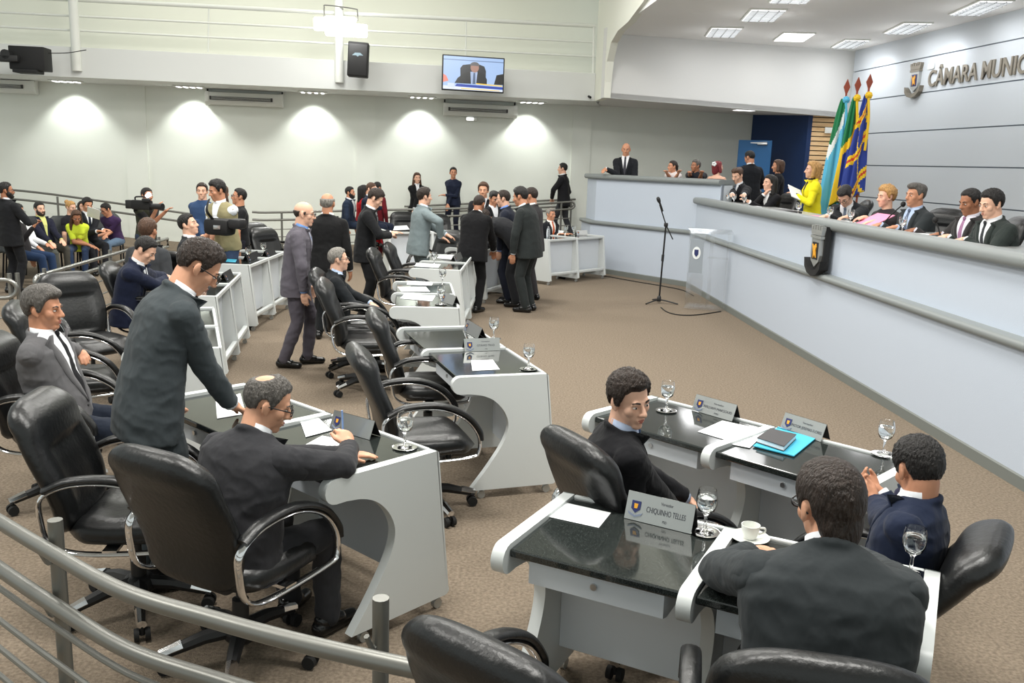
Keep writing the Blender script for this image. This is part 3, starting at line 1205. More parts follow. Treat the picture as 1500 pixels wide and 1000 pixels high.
obj('front_panel', strip(MB(), pb, [(-.03, 1.0), (-.03, 1.5), (-.11, 1.5), (-.11, 1.0)]), M('dais_blue'), bn, smooth=False)
obj('top_rail', strip(MB(), pb, rnd(-.14, .045, 1.475, 1.585, .045)), M('cap_gray'), bn, angle=50)
obj('desk_surface', strip(MB(), pb, [(-.1, 1.5), (-.1, 1.535), (-.82, 1.535), (-.82, 1.5)]), M('brushed'), bn, smooth=False)
def dais_pt(y, off, z):                    # point behind the long front
    t = (y - K.y) / (DF.y - K.y)
    p = K.lerp(DF, t) - n1 * off
    return V((p.x, p.y, z))
mb = MB()
vs = [DL + V((.15, .15, .7)), K + V((.12, 0, .7)), DF + V((.12, 0, .7)), V((camara_x(2.6), 2.6, .7)), V((camara_x(20.3), 20.3, .7)), V((6.9, 22.2, .7)), V((2.0, 21.4, .7))]
mb.prism([(q.x, q.y) for q in vs], 'z', 0.02, .7)
struct('floor_dais', mb, M('carpet'), 'raised carpeted floor of the dais', 'floor', smooth=False)

# ------------------------------------------------------------------ ramp under the balcony wall
mb = MB()
rx = [(-13, .28), (-9.5, .2), (-6.8, .0), (-5.2, .0), (-1, .2), (1.3, .4)]
rings = []
for x, z in rx:
    a, b = wall_pt(x), wall_pt(x)
    f = fas_pt(x) + V((0, .15, 0))
    rings.append([f + V((0, 0, -.02)), f + V((0, 0, z + .004)), a + V((0, 0, z + .004)), a + V((0, 0, -.02))])
mb.rings(rings)
struct('floor_ramp', mb, M('carpet'), 'carpeted ramp rising along the back wall', 'floor', smooth=False)
# ------------------------------------------------------------------ fixtures: balcony, lights, TV, lettering, rails
FN = V((.167, -1, 0)).normalized()         # out of the balcony front, toward the hall
FDir = V((1, .167, 0)).normalized()
def fas(u, v, out=0.0):                    # point on the balcony front plane
    return atline(u, v, fas_pt(-10) + FN * out, fas_pt(2) + FN * out)
br = thing('balcony_railing', 'white tubular railing along the balcony front', 'railing', (0, 0, 0))
for nm, (u0, v0), (u1, v1), r in (('top_rail', (122, 0), (872, 38), .042), ('middle_rail', (0, 18), (872, 62), .022), ('middle_rail', (0, 39), (872, 83), .022), ('bottom_rail', (0, 66), (872, 109), .036)):
    p, q = fas(u0, v0, -.12), fas(u1, v1, -.12)
    zz = (p.z + q.z) / 2
    d = (q - p)
    p2 = p - d.normalized() * (3.2 if nm == 'top_rail' else 1.5)
    obj(nm, MB().tube([p2, p, q], r, 12), M('white_rail'), br)
for u, v0, v1, r in ((306, 10, 76, .015), (683, 30, 96, .015), (870, 36, 110, .03)):
    obj('post', MB().cyl(fas(u, v0, -.12), fas(u - 1, v1, -.12), r, r, 10), M('white_rail'), br)
for u, lab in ((113, 'white half-round pipe column crossing the balcony front at the far left'), (497, 'white half-round pipe column beside the black loudspeaker')):
    c = fas(u, 100, .05)
    mb = MB()
    z0 = fas(u, 104 if u < 200 else 121, .05).z
    mb.tube([c.xy.to_3d() + V((0, 0, z0)), c.xy.to_3d() + V((0, 0, 7.6))], .088, 20)
    tag(obj('pipe_column', mb, M('white_rail')), lab, 'column')
def air_unit(u0, v0, u1, v1, label):
    p = atline(u0, v0, wall_pt(0), wall_pt(3))
    q = atline(u1, v1, wall_pt(0), wall_pt(3))
    L = (q - p).length
    t = thing('air_conditioner', label, 'air conditioner', (p + q) / 2, math.atan2(.167, 1))
    pr = [(-.01, -.13), (-.2, -.13), (-.25, -.07), (-.27, .05), (-.25, .13), (-.01, .15)]
    mb = MB().prism(pr, 'x', -L / 2 + .07, L / 2 - .07)
    obj('body', mb, M('white_plastic'), t, smooth=False)
    g_ = MB().prism([(-.262, -.035), (-.285, -.03), (-.288, .035), (-.262, .05)], 'x', -L / 2 + .1, L / 2 - .22)
    obj('outlet', g_, M('vent_dark'), t, smooth=False)
    sl_ = MB()
    for zz in (-.015, .01, .035):
        sl_.box((-.06, -.292, zz), (L - .4, .006, .007))
    obj('louver', sl_, M('white_plastic'), t, smooth=False)
    for s_ in (-1, 1):
        e = MB()
        e.prism([(y * 1.03, z * 1.06) for y, z in pr], 'x', s_ * L / 2 - (.08 if s_ > 0 else 0), s_ * L / 2 + (.08 if s_ < 0 else 0))
        obj('end_cap', e, M('white_plastic'), t, smooth=False)
        obj('bracket', MB().box((s_ * (L / 2 - .03), -.05, .2), (.03, .05, .14)), M('vent_dark'), t, smooth=False)
air_unit(-52, 123, 57, 131, 'wide white air conditioner at the far left under the balcony')
air_unit(303, 144, 416, 149, 'wide white air conditioner between the first two pilasters of the back wall')
air_unit(649, 160, 755, 165, 'wide white air conditioner under the television')
q = atline(690, 174.5, wall_pt(0), wall_pt(3))
t = thing('emergency_light', 'small lit emergency lamp under the third air conditioner', 'lamp', q, math.atan2(.167, 1))
obj('housing', MB().rbox((0, -.04, 0), (.26, .07, .09), .015), M('white_plastic'), t)
obj('lens', MB().rbox((-.03, -.085, 0), (.16, .03, .06), .012), M('tube_white'), t)
# soffit lights with their wall-washing beams
for i, u in enumerate((98, 277, 458, 618, 780)):
    p = atline(u, 130, wall_pt(0) + V((.15, -1, 0)) * .6, wall_pt(3) + V((.15, -1, 0)) * .6)
    p.z = 3.425
    t = thing('soffit_light', ['louvred soffit light left of the first pilaster', 'louvred soffit light just left of the second air conditioner', 'louvred soffit light right of the second air conditioner', 'louvred soffit light left of the television', 'louvred soffit light right of the third air conditioner'][i], 'ceiling light', p, math.atan2(.167, 1), 'lights in the balcony soffit')
    obj('frame', MB().rbox((0, 0, -.008), (.62, .34, .02), .004), M('white_plastic'), t, smooth=False)
    sl_ = MB()
    for k in range(4):
        sl_.box((-.21 + k * .14, 0, -.022), (.06, .3, .012))
    obj('louver', sl_, M('tube_white'), t, smooth=False)
    l = bpy.data.lights.new('soffit_spot', 'SPOT')
    l.energy = 62
    l.spot_size = rad(100)
    l.spot_blend = .55
    l.shadow_soft_size = .08
    l.color = (.97, 1, .95)
    o = bpy.data.objects.new('soffit_spot', l)
    o.location = p + V((-.04, .19, -.05))
    o.rotation_euler = (rad(13), 0, math.atan2(.167, 1))
    COL.objects.link(o)
# extra soffit lamps over the corridor left of the dais
for u, v, lab in ((990, 153, 'small soffit light above the bald speaker'), (1090, 161, 'small soffit light near the dark blue wall')):
    p = at(u, v, 3.405)
    p = atD(u, v, 20.0)
    t = thing('soffit_lamp', lab, 'ceiling light', p, .2)
    obj('frame', MB().rbox((0, 0, .0), (.5, .3, .02), .004), M('white_plastic'), t, smooth=False)
    obj('diffuser', MB().rbox((0, 0, -.012), (.42, .22, .01), .003), M('tube_white'), t, smooth=False)
# louvred lights of the dais ceiling
for i, (u, v, L, Wd, lab, lit) in enumerate(((1060, 46, 1.2, .6, 'louvred ceiling light nearest the rounded opening', 0), (1118, 21, 1.2, .6, 'louvred ceiling light above the bright panel', 0), (1163, 53, 1.1, .62, 'brightly lit flat ceiling panel in the middle of the dais ceiling', 1), (1245, 63, 1.2, .5, 'louvred light beside the top corner of the lettered wall', 0), (1329, 40, 1.25, .5, 'louvred light over the coat of arms on the wall', 0), (1436, 10, 1.3, .5, 'louvred light over the metal lettering', 0), (1165, -8, 1.2, .6, 'louvred ceiling light at the top edge of the photo', 0))):
    p = at(u, v, ZC)
    t = thing('ceiling_light', lab, 'ceiling light', (p.x, p.y, ZC), rad(-6), 'lights of the dais ceiling')
    obj('frame', MB().rbox((0, 0, -.01), (Wd, L, .03), .004), M('white_plastic'), t, smooth=False)
    mb = MB()
    if lit:
        mb.box((0, 0, -.028), (Wd - .06, L - .06, .008))
        obj('diffuser', mb, M('lamp_white'), t, smooth=False)
    else:
        mb.box((0, 0, -.024), (Wd - .05, L - .05, .006))
        obj('reflector', mb, M('tube_dim') if 'tube_dim' in MATS else mat('tube_dim', (.9, .92, .92), .3, emit=(1, 1, 1, 1.1)), t, smooth=False)
        sl_ = MB()
        for k in range(9):
            sl_.box((0, -L / 2 + .1 + k * (L - .2) / 8, -.036), (Wd - .06, .02, .022))
        for s_ in (-1, 0, 1):
            sl_.box((s_ * Wd * .28, 0, -.036), (.016, L - .06, .022))
        obj('louver', sl_, M('louver'), t, smooth=False)
    area('dais_light', (p.x, p.y, ZC - .08), .5, 8, (1, 1, 1), sy=1.1)
    l = bpy.data.lights.new('dais_ceiling_fill', 'POINT')      # added fill below each fixture, brightens the dais ceiling
    l.energy = 4.5
    l.shadow_soft_size = .2
    o = bpy.data.objects.new('dais_ceiling_fill', l)
    o.location = (p.x, p.y, ZC - .5)
    COL.objects.link(o)
for x, y in ((4.3, 13.4), (6.3, 13.2), (4.5, 10.2), (6.6, 10.0), (4.8, 7.0), (6.9, 6.8)):  # unseen fill lamps without fixtures, added to light the dais
    area('dais_light', (x, y, ZC - .08), .5, 12, (1, 1, 1), sy=1.1)
# wash on the lettered wall
for y in (18.6, 16.2, 13.4, 10.4, 7.4):
    l = bpy.data.lights.new('wall_wash', 'SPOT')
    l.energy = 24
    l.spot_size = rad(150)
    l.spot_blend = .8
    l.shadow_soft_size = .1
    l.color = (.94, .97, 1)
    o = bpy.data.objects.new('wall_wash', l)
    o.location = (camara_x(y) - .5, y, ZC - .1)
    o.rotation_euler = (0, rad(-5), 0)
    COL.objects.link(o)
# hanging floodlight, loudspeaker, projector, television
p = fas(499, 39, .9)
t = thing('floodlight', 'glaring white floodlight hung in front of the balcony', 'lamp', p, .12)
mb = MB()
mb.rbox((0, -.02, -.0), (.58, .14, .36), .03)
mb.rbox((-.36, 0, .03), (.3, .12, .24), .03)
mb.rbox((.36, 0, -.06), (.3, .12, .24), .03)
obj('lamp_head', mb, mat('flood_white', (1, 1, 1), .5, emit=(1, 1, .98, 9)), t)
mb = MB().tube(spline([(-.31, 0, .16), (-.31, 0, .34), (-.26, 0, .38), (.26, 0, .34), (.32, 0, .3), (.32, 0, .12)], 4), .012, 8)
obj('yoke', mb, M('metal_rail'), t)
obj('hanger', MB().cyl((0, 0, .36), (0, .5, .40), .02), M('metal_rail'), t)
area('flood', p + V((.02, -.25, -.05)), .5, 60, (1, 1, .97), (-rad(62), 0, .12))
p = fas(525, 88, .5)
t = thing('loudspeaker', 'black loudspeaker hanging on the balcony front beside the column', 'speaker', p, .1)
Rs = rot(2.4, 'Y')
obj('cabinet', MB().rbox((0, 0, 0), (.40, .36, .66), .02, None, Rs), M('matte_black'), t)
obj('grille', MB().rbox((0, -.185, -.01), (.36, .02, .6), .008, None, Rs), M('black_plastic'), t)
mb = MB()
mb.prism([(-.11, -.03), (-.05, .02), (.05, .02), (.11, -.03), (.03, -.03), (0, -.055), (-.03, -.03)], 'y', -.2, -.194, None, f=lambda a_, b_, d_: V((a_, d_, b_ + .1)))
obj('badge', mb, mat('badge_blue', srgb(130, 150, 160), .4), t, smooth=False)
obj('bracket', MB().cyl((0, .1, 0), (0, .42, .05), .03), M('white_rail'), t)
p = fas(35, 86, .75)
t = thing('projector_rig', 'black projector housing on a bracket at the far left balcony front', 'projector', p, .15)
obj('housing', MB().rbox((.12, 0, 0), (.62, .42, .42), .015), M('matte_black'), t)
mb = MB()
mb.rbox((-.24, -.24, -.03), (.5, .2, .12), .02)
mb.cyl((-.2, -.34, .04), (-.2, -.12, .04), .085)
obj('projector', mb, M('black_plastic'), t)
obj('tray', MB().rbox((.1, -.1, -.24), (.42, .4, .06), .01), M('matte_black'), t)
obj('bracket', MB().cyl((.2, .1, .0), (.2, .6, .05), .03), M('metal_rail'), t)
obj('cable', MB().tube(spline([(.4, 0, .12), (.7, .2, .16), (1.0, .38, .25)]), .008, 6), M('matte_black'), t)
# television
tl, tr_, bl_ = fas(648.5, 80, .75), fas(740, 84, .75), fas(646.5, 132.5, .75)
cx = (tr_ + bl_) / 2
Wt, Ht = (tr_ - tl).length, (tl - bl_).length
t = thing('television', 'flat television on the balcony front showing a man in a chair', 'television', cx, math.atan2((tr_ - tl).y, (tr_ - tl).x))
t.rotation_euler = (rad(-3), rad(.7), math.atan2((tr_ - tl).y, (tr_ - tl).x))
obj('frame', MB().rbox((0, .03, 0), (Wt, .06, Ht), .01), M('black_plastic'), t)
obj('wall_bracket', MB().box((0, .4, .0), (.1, .7, .1)), M('matte_black'), t)
sw, sh_ = Wt - .05, Ht - .05
E_ = lambda n, c: mat('screen_' + n, (0, 0, 0), .2, emit=(*srgb(*c), 1.0))
scr = MB()
scr.box((0, -.003, 0), (sw, .006, sh_), E_('sky', (150, 176, 214)))
def sp_(pts, c, k):
    scr.prism([(x * sw / 2, z * sh_ / 2) for x, z in pts], 'y', -.006 - k * .0012, -.005, E_(*c))
sp_([(-1, .82), (1, .82), (1, .76), (-1, .76)], ('line', (104, 126, 160)), 1)
sp_([(-.42, -.6), (-.44, .3), (-.36, .5), (-.1, .58), (.2, .58), (.36, .48), (.42, .2), (.42, -.6)], ('chair', (26, 28, 34)), 2)
sp_([(-.62, -.62), (-.52, -.3), (-.3, .02), (-.05, .14), (.2, .14), (.36, 0), (.46, -.3), (.46, -.62)], ('suit', (16, 17, 21)), 3)
sp_([(-.07, -.62), (-.1, .12), (.14, .12), (.1, -.62)], ('shirt', (150, 166, 196)), 4)
sp_([(-.02, -.62), (0, .06), (.06, .06), (.08, -.62)], ('tie', (74, 90, 118)), 5)
sp_([(.04 + .14 * math.cos(a), .38 + .3 * math.sin(a)) for a in [2 * math.pi * k / 18 for k in range(18)]], ('face', (150, 112, 98)), 6)
sp_([(.04 + .155 * math.cos(a), .52 + .2 * math.sin(a)) for a in [rad(-10 + 200 * k / 12) for k in range(13)]], ('hair', (84, 82, 84)), 7)
sp_([(-1, -.1), (-.9, -.2), (-.82, -.5), (-1, -.6)], ('arm', (214, 120, 104)), 2)
sp_([(.7, -.58), (.78, .0), (1, .1), (1, -.58)], ('other', (12, 12, 16)), 2)
sp_([(-.55, -.66), (1, -.72), (1, -.86), (-.6, -.82)], ('banner', (28, 56, 150)), 7)
sp_([(.1, -.56), (.98, -.62), (.98, -.68), (.1, -.62)], ('strip', (230, 190, 60)), 8)
sp_([(-1, -.8), (1, -.9), (1, -1), (-1, -1)], ('bar', (206, 212, 224)), 8)
sp_([(-.4, -.9), (.9, -.93), (.9, -.97), (-.4, -.95)], ('gold', (226, 190, 70)), 9)
sp_([(-.85, -.62), (-.62, -.64), (-.62, -.9), (-.85, -.88)], ('badge', (190, 200, 230)), 9)
obj('screen', scr, None, t, smooth=False)
# coat of arms and lettering on the wall
Xc, Zc = CDir, V((0, 0, 1))
def crest(name, label, O, X, N, H, dark):
    """shield with tower crown, bird panel and ribbon"""
    t = thing(name, label, 'coat of arms', O)
    f = lambda p, q, d: X * (p * H) + N * (d * H) + V((0, 0, q * H))
    m1 = M('matte_black') if dark else M('bronze')
    m2 = M('brushed')
    sh = [(-.24, .26), (.24, .26), (.25, -.1), (.2, -.24), (0, -.36), (-.2, -.24), (-.25, -.1)]
    obj('shield', MB().prism(sh, 'x', 0, .09, None, f=f), m2, t, smooth=False)
    mb = MB()
    mb.prism([(-.28, .3), (.28, .3), (.28, .24), (-.28, .24)], 'x', 0, .11, None, f=f)
    mb.prism([(-.3, .42), (.3, .42), (.27, .31), (-.27, .31)], 'x', 0, .1, None, f=f)
    for k in range(5):
        a = -.26 + k * .13
        mb.prism([(a - .045, .42), (a + .045, .42), (a + .05, .5 + .02 * (k % 2)), (a - .05, .5 + .02 * (k % 2))], 'x', 0, .1, None, f=f)
    obj('tower_crown', mb, m2 if dark else m1, t, smooth=False)
    mb = MB()
    rib = [(-.46, -.2), (-.36, -.26), (-.25, -.38), (0, -.44), (.25, -.38), (.36, -.26), (.46, -.2), (.42, -.38), (.26, -.5), (0, -.56), (-.26, -.5), (-.42, -.38)]
    mb.prism(rib, 'x', 0, .14, None, f=f)
    obj('ribbon', mb, m1, t, smooth=False)
    if dark:
        obj('side_frame', MB().prism([(-.31, .5), (.31, .5), (.31, -.4), (0, -.5), (-.31, -.4)], 'x', -.1, .02, None, f=f), m1, t, smooth=False)
    mb = MB()
    mb.prism([(-.15, .16), (.15, .16), (.15, -.2), (-.15, -.2)], 'x', .09, .1, M('matte_black') if dark else M('emblem_blue'), f=f)
    obj('panel', mb, None, t, smooth=False)
    mb = MB()
    mb.prism([(-.12, .12), (-.03, .04), (.0, .1), (.06, .13), (.09, .06), (.06, -.02), (.1, -.16), (.02, -.1), (-.04, -.18), (-.05, -.06)], 'x', .1, .12, None, f=f)
    obj('bird', mb, M('emblem_gold'), t, smooth=False)
    return t
o = atline(1343, 117, CA, CB)
crest('wall_crest', 'bronze coat of arms left of the metal lettering on the wall', o, CDir, CN, .6, False)
p0, p1 = atline(1362, 112, CA, CB), atline(1500, 101, CA, CB)
zt = (p0.z + p1.z) / 2
me_ = text_mesh('CÂMARA MUNICIPAL', 1, .1, .013, 'LEFT')
xs = [q.co.x for q in me_.vertices]
ys = [q.co.y for q in me_.vertices]
x0 = min(xs)
k = 0.40
# advance of the part of the lettering that the picture shows
me2 = text_mesh('CÂMARA MUNIC', 1, .1, .013, 'LEFT')
wv = max(q.co.x for q in me2.vertices) - x0
Lw = (atline(1506, 101, CA, CB) - p0).dot(CDir)
kx = Lw / wv
mb = MB()
mb.add([p0.xy.to_3d() + CDir * ((q.co.x - x0) * kx) + V((0, 0, zt + q.co.y * k * 1.02)) + CN * (.0 + (q.co.z + .1) * .14) for q in me_.vertices], [tuple(pp.vertices) for pp in me_.polygons])
tag(obj('wall_lettering', mb, M('bronze'), smooth=False), 'raised bronze letters on the pale blue panelled wall', 'lettering')
# small plaque left above the lettering
o = atline(1365, 97, CA, CB) + CN * .01
mb = MB().prism([(-.1, -.05), (.1, -.05), (.1, .05), (-.1, .05)], 'x', 0, .01, None, f=lambda p, q, d: o + CDir * p + CN * d + V((0, 0, q)))
tag(obj('wall_plaque', mb, M('white_plastic'), smooth=False), 'tiny pale plaque above the first letter on the wall', 'plaque')
# crest on the dais front
o = atline(1207, 366, K + n1 * .02, DF + n1 * .02)
crest('dais_crest', 'black coat of arms mounted on the dais front', o + n1 * .05, -dd1, n1, .52, True)
# flags
def flag(u, vtop, vbot, D, label, colour, w, seed, tip):
    top = atD(u, vtop, D)
    bot = V((top.x + .02, top.y, .72))
    t = thing('flag', label, 'flag', (bot.x, bot.y, .7), 0)
    h = top.z - .7
    obj('pole', MB().cyl((0, 0, 0), (0, 0, h), .016), M('spear_wood'), t)
    obj('base', MB().lathe([(.16, 0), (.16, .03), (.05, .08), (.03, .1)]), M('matte_black'), t)
    sp = MB().prism([(-.012, 0), (-.05, .1), (0, .22), (.05, .1), (.012, 0)], 'y', -.012, .012, None, f=lambda p, q, d: V((p, d, h - .02 + q)))
    obj('spearhead', sp, M('spear_wood'), t, smooth=False)
    n_, m_ = 60, 70
    vs, fs, cols = [], [], []
    mb = MB()
    zb = atD(u, vbot, D).z - .7
    for i in range(m_ + 1):
        s_ = i / m_
        z = h - .1 - (h - .1 - zb) * s_
        wid = w * (.2 + .8 * s_ ** .75)
        for j in range(n_):
            a = 2 * math.pi * j / n_
            fold = 1 + .34 * math.sin(5 * a + seed + s_ * 1.5) + .14 * math.sin(9 * a + seed * 2)
            x = math.cos(a) * wid * .5 * fold - wid * .32 * (1 if tip else .6)
            y = math.sin(a) * wid * .3 * fold
            vs.append(V((x, y, z + .05 * math.sin(3 * a + seed) * s_)))
    for i in range(m_):
        for j in range(n_):
            j2 = (j + 1) % n_
            fs.append((i * n_ + j, (i + 1) * n_ + j, (i + 1) * n_ + j2, i * n_ + j2))
            x = math.cos(2 * math.pi * (j + .5) / n_)
            cols.append(colour((i + .5) / m_, x, (j + .5) / n_))
    for f_, c_ in zip(fs, cols):
        mb.f.append(f_)
        mb.m.append(mb.mi(M('flag_' + c_)))
    mb.v = vs
    mb.f.append(tuple(range(m_ * n_, m_ * n_ + n_)))
    mb.m.append(0)
    obj('cloth', mb, None, t, True, 180)
    r = MB()
    for k in range(8):
        a = 2 * math.pi * k / 8
        r.ell((.036 * math.cos(a), -.03, h - .12 + .036 * math.sin(a)), (.024, .016, .024))
    r.ell((0, -.045, h - .12), (.035, .02, .035))
    r.tube(spline([(.0, -.03, h - .15), (.03, -.05, h - .5), (.02, -.06, h - .95)]), .02, 6)
    return t, r
def col1(s, x, a):
    q = s + .22 * x
    return 'green' if q < .17 else 'white' if q < .29 else 'sky'
def col2(s, x, a):
    q = s + .12 * x
    if q < .36:
        return 'green'
    if abs(q - .62) < .16 and abs(x) < .75:
        return 'blue'
    return 'yellow' if q < .93 else 'green'
def col3(s, x, a):
    q = (s * 2.6 + .45 * x + .1 * math.sin(6 * a)) % 1.0
    q2 = (s * 1.3 - .6 * x) % 1.0
    if .3 < q < .38:
        return 'red'
    if .2 < q < .48:
        return 'yellow'
    if .82 < q2 < .9:
        return 'yellow'
    return 'blue'
t, r = flag(1238, 135, 318, 14.6, 'light blue, white and green flag, leftmost of the three on poles', col1, .33, .4, True)
obj('rosette', r, M('flag_sky'), t)
t, r = flag(1254, 132, 300, 14.4, 'green and yellow flag with blue disc between the two other flags', col2, .27, 1.9, True)
obj('rosette', r, M('flag_yellow'), t)
t, r = flag(1271, 128, 285, 14.2, 'blue flag with yellow and red stripes, nearest the panelled wall', col3, .29, 3.1, True)
obj('rosette', r, M('gold_yellow'), t)
# ------------------------------------------------------------------ handrails
def handrail(label, pts, hs, posts, foot=None, r=.024, wires=(), m=None, endloop=None, name='handrail', post_over=.06):
    """pts: plan points with floor heights; hs: heights of the main tubes; wires: heights of the thin rods"""
    t = thing(name, label, 'handrail', V(pts[0]))
    o = V(pts[0])
    m = m or M('metal_rail')
    sm = spline(pts, 8) if len(pts) > 2 else [V(p) for p in pts]
    L = [(q - o) for q in sm]
    z = V((0, 0, 1))
    if endloop and len(hs) > 1:
        d0 = (L[0] - L[1]).normalized()
        d1 = (L[-1] - L[-2]).normalized()
        hm, dh = (hs[0] + hs[1]) / 2, abs(hs[0] - hs[1]) / 2
        lp = [q + z * hs[0] for q in L]
        if 'b' in endloop:
            lp += [L[-1] + d1 * (dh * 1.2 * math.sin(a)) + z * (hm + dh * math.cos(a)) for a in [rad(20 + 20 * k) for k in range(8)]]
        low = [q + z * hs[1] for q in reversed(L)]
        lp += low
        if 'a' in endloop:
            lp += [L[0] + d0 * (dh * 1.2 * math.sin(a)) + z * (hm + dh * math.cos(a)) for a in [rad(160 - 20 * k) for k in range(8)]]
            obj('top_rail', MB().tube(lp, r, 10, closed=True), m, t)
        else:
            obj('top_rail', MB().tube(lp, r, 10), m, t)
    else:
        for h, nm in zip(hs, ('top_rail', 'lower_rail', 'third_rail')):
            obj(nm, MB().tube([q + z * h for q in L], r, 12), m, t)
    for h in wires:
        obj('rod', MB().tube([q + z * h for q in L], r * .42, 8), m, t)
    for pz in posts:
        p = V(pz[:3]) - o
        mb = MB().cyl(p + z * -.0, p + z * (hs[0] + post_over), r * .95, r * .95, 12)
        obj('post', mb, m, t)
        if len(pz) > 3:
            for h in hs:
                q = p + z * (h - .05)
                n = V(pz[3])
                obj('bracket', MB().tube(spline([q, q + n * .03 - z * .02, q + n * .055 + z * .03], 4), .009, 6), m, t)
    return t
# curved railing right in front of the camera
fp = [at(u, v, .80) for u, v in ((-120, 690), (0, 764), (67, 804), (180, 866), (315, 908), (450, 944), (620, 982), (716, 1001), (900, 1040))]
fp = [V((q.x, q.y, 0)) for q in fp]
px = [at(u, v, .87) for u, v in ((65, 768), (545, 885))]
px = [V((q.x, q.y, 0)) + V((.02, .03, 0)) for q in px]
handrail('curved gray tube railing at the bottom left edge of the photo', fp, [.80, .61], [(*q, (-.6, -.8, 0)) for q in px], wires=(.53, .395, .275, .155), r=.0255, post_over=.075)
# rails that part the chamber from the public aisle on the left
a0, a1 = V((-4.9, 9.05, 0)), V((-5.25, 13.4, 0))
handrail('steel railing behind the empty chair at the left, rounded at its near end', [a0, a1], [.78, .66], [(-4.91, 9.2, 0), (-5.08, 11.1, 0), (-5.22, 13.0, 0)], wires=(.5, .34, .18), r=.022, endloop='a', m=mat('steel_rail', srgb(150, 150, 146), .3, metal=.75))
handrail('short steel railing at the left edge of the photo ending in a round bend', [V((-6.4, 8.2, 0)), V((-5.05, 8.7, 0))], [.78, .60], [(-5.02, 8.75, 0), (-4.97, 8.8, 0)], wires=(.4, .2), r=.022, endloop='b', m=M('steel_rail'))
handrail('sloping railing between the vest-wearing photographer and the rear left desks', [V((-4.1, 11.8, 0)), V((-4.35, 14.8, 0))], [.78, .66], [(-4.15, 12.4, 0), (-4.3, 14.3, 0)], wires=(.5, .34, .18), r=.022)
# ramp rail along the balcony line
def rampz(x):
    return 0 if x < -5.2 else .2 * (x + 5.2) / 4.2 if x < -1 else .2 + .2 * (x + 1) / 2.3
def rp(x, dy=0):
    q = fas_pt(x) + V((0, .3 + dy, 0))
    return V((q.x, q.y, max(0, rampz(x))))
handrail('long dark railing of the ramp along the back wall', [rp(-5.6), rp(-5.2), rp(-3.4), rp(-1.0), rp(1.2)], [.86, .70], [tuple(rp(x)) for x in (-5.0, -3.3, -1.05, 1.0)], wires=(.5, .34, .18), r=.024, endloop='b', post_over=.0)
handrail('wall-side railing of the ramp behind the policewoman', [V((-2.6, 20.75, .13)), V((1.4, 21.42, .4))], [.86, .7], [(-2.5, 20.77, .13), (1.3, 21.4, .4)], r=.022, post_over=0)
handrail('dark double handrail on the wall behind the seated audience', [V((-11.2, 17.9, .30)), V((-9.7, 18.1, .24)), V((-6.6, 18.4, -.12))], [.92, .74], [(-9.3, 18.13, .17)], r=.022, post_over=0)

# ------------------------------------------------------------------ microphone stand, acrylic lectern, cable
q = at(965, 444)
t = thing('microphone_stand', 'black microphone stand on the open carpet in front of the dais', 'microphone stand', q)
for k in range(3):
    a = rad(100 + 120 * k)
    obj('leg', MB().tube(spline([(0, 0, .055), (.09 * math.cos(a), .09 * math.sin(a), .05), (.3 * math.cos(a), .3 * math.sin(a), .012)], 4), .011, 8), M('black_plastic'), t)
obj('hub', MB().lathe([(.03, .03), (.035, .05), (.03, .1), (.018, .12)]), M('black_plastic'), t)
obj('pole', MB().tube([(0, 0, .05), (.03, 0, 1.22)], .0135, 10), M('matte_black'), t)
obj('clutch', MB().cyl((.013, 0, .66), (.016, 0, .76), .021), M('black_plastic'), t)
obj('joint', MB().rbox((.03, 0, 1.22), (.06, .05, .06), .012), M('black_plastic'), t)
obj('boom', MB().tube([(.15, 0, 1.0), (.03, 0, 1.22), (-.09, -.02, 1.52)], .009, 8), M('matte_black'), t)
obj('microphone', MB().lathe([(.012, -.16), (.016, -.02), (.026, 0), (.03, .03), (.026, .06), (.012, .075)], (-.10, -.02, 1.57), R=rot(-24, 'Y')), M('black_plastic'), t)
cb = [at(u, v, .008) for u, v in ((880, 403), (930, 412), (972, 419), (1000, 425), (1016, 433))]
tag(obj('cable', MB().tube(spline(cb), .008, 6), M('rubber')), 'thin black cable along the foot of the dais', 'cable')
cb = [at(u, v, .008) for u, v in ((968, 450), (978, 457), (995, 461), (1020, 461), (1056, 456))]
tag(obj('cable', MB().tube(spline(cb), .008, 6), M('rubber')), 'thin black cable from the microphone stand to the clear lectern', 'cable')
q = (at(1012, 448) + at(1056, 456)) / 2
t = thing('lectern', 'clear acrylic lectern with a small crest beside the dais corner', 'lectern', q, rad(-22))
obj('base', MB().rbox((0, 0, .03), (.6, .45, .025), .006), M('acrylic'), t, smooth=False)
mb = MB().box((-.17, -.16, .62), (.24, .008, 1.16))
obj('front_panel', mb, M('acrylic'), t, smooth=False)
for x in (-.29, .02, .27):
    obj('side_panel', MB().box((x, .02, .6), (.009, .3, 1.1)), M('acrylic'), t, smooth=False)
obj('shelf', MB().box((.13, .02, .78), (.3, .3, .008)), M('acrylic'), t, smooth=False)
obj('reading_top', MB().box((.0, 0, 1.17), (.64, .42, .01), None, rot(-14, 'X')), M('acrylic'), t, smooth=False)
obj('crest_plate', MB().box((-.17, -.168, .8), (.2, .006, .5)), mat('plate_gray', srgb(150, 158, 166), .4), t, smooth=False)
mb = MB()
mb.lathe([(.062, 0), (.062, .004)], (-.17, -.171, .85), 20, M('flag_white'), rot(90, 'X') @ Matrix.Diagonal((1, 1.5, 1)))
mb.prism([(-.03, .05), (.03, .05), (.03, -.02), (0, -.06), (-.03, -.02)], 'y', -.182, -.176, M('emblem_blue'), f=lambda a, b, d: V((-.17 + a, d, .85 + b)))
obj('crest', mb, None, t, smooth=False)

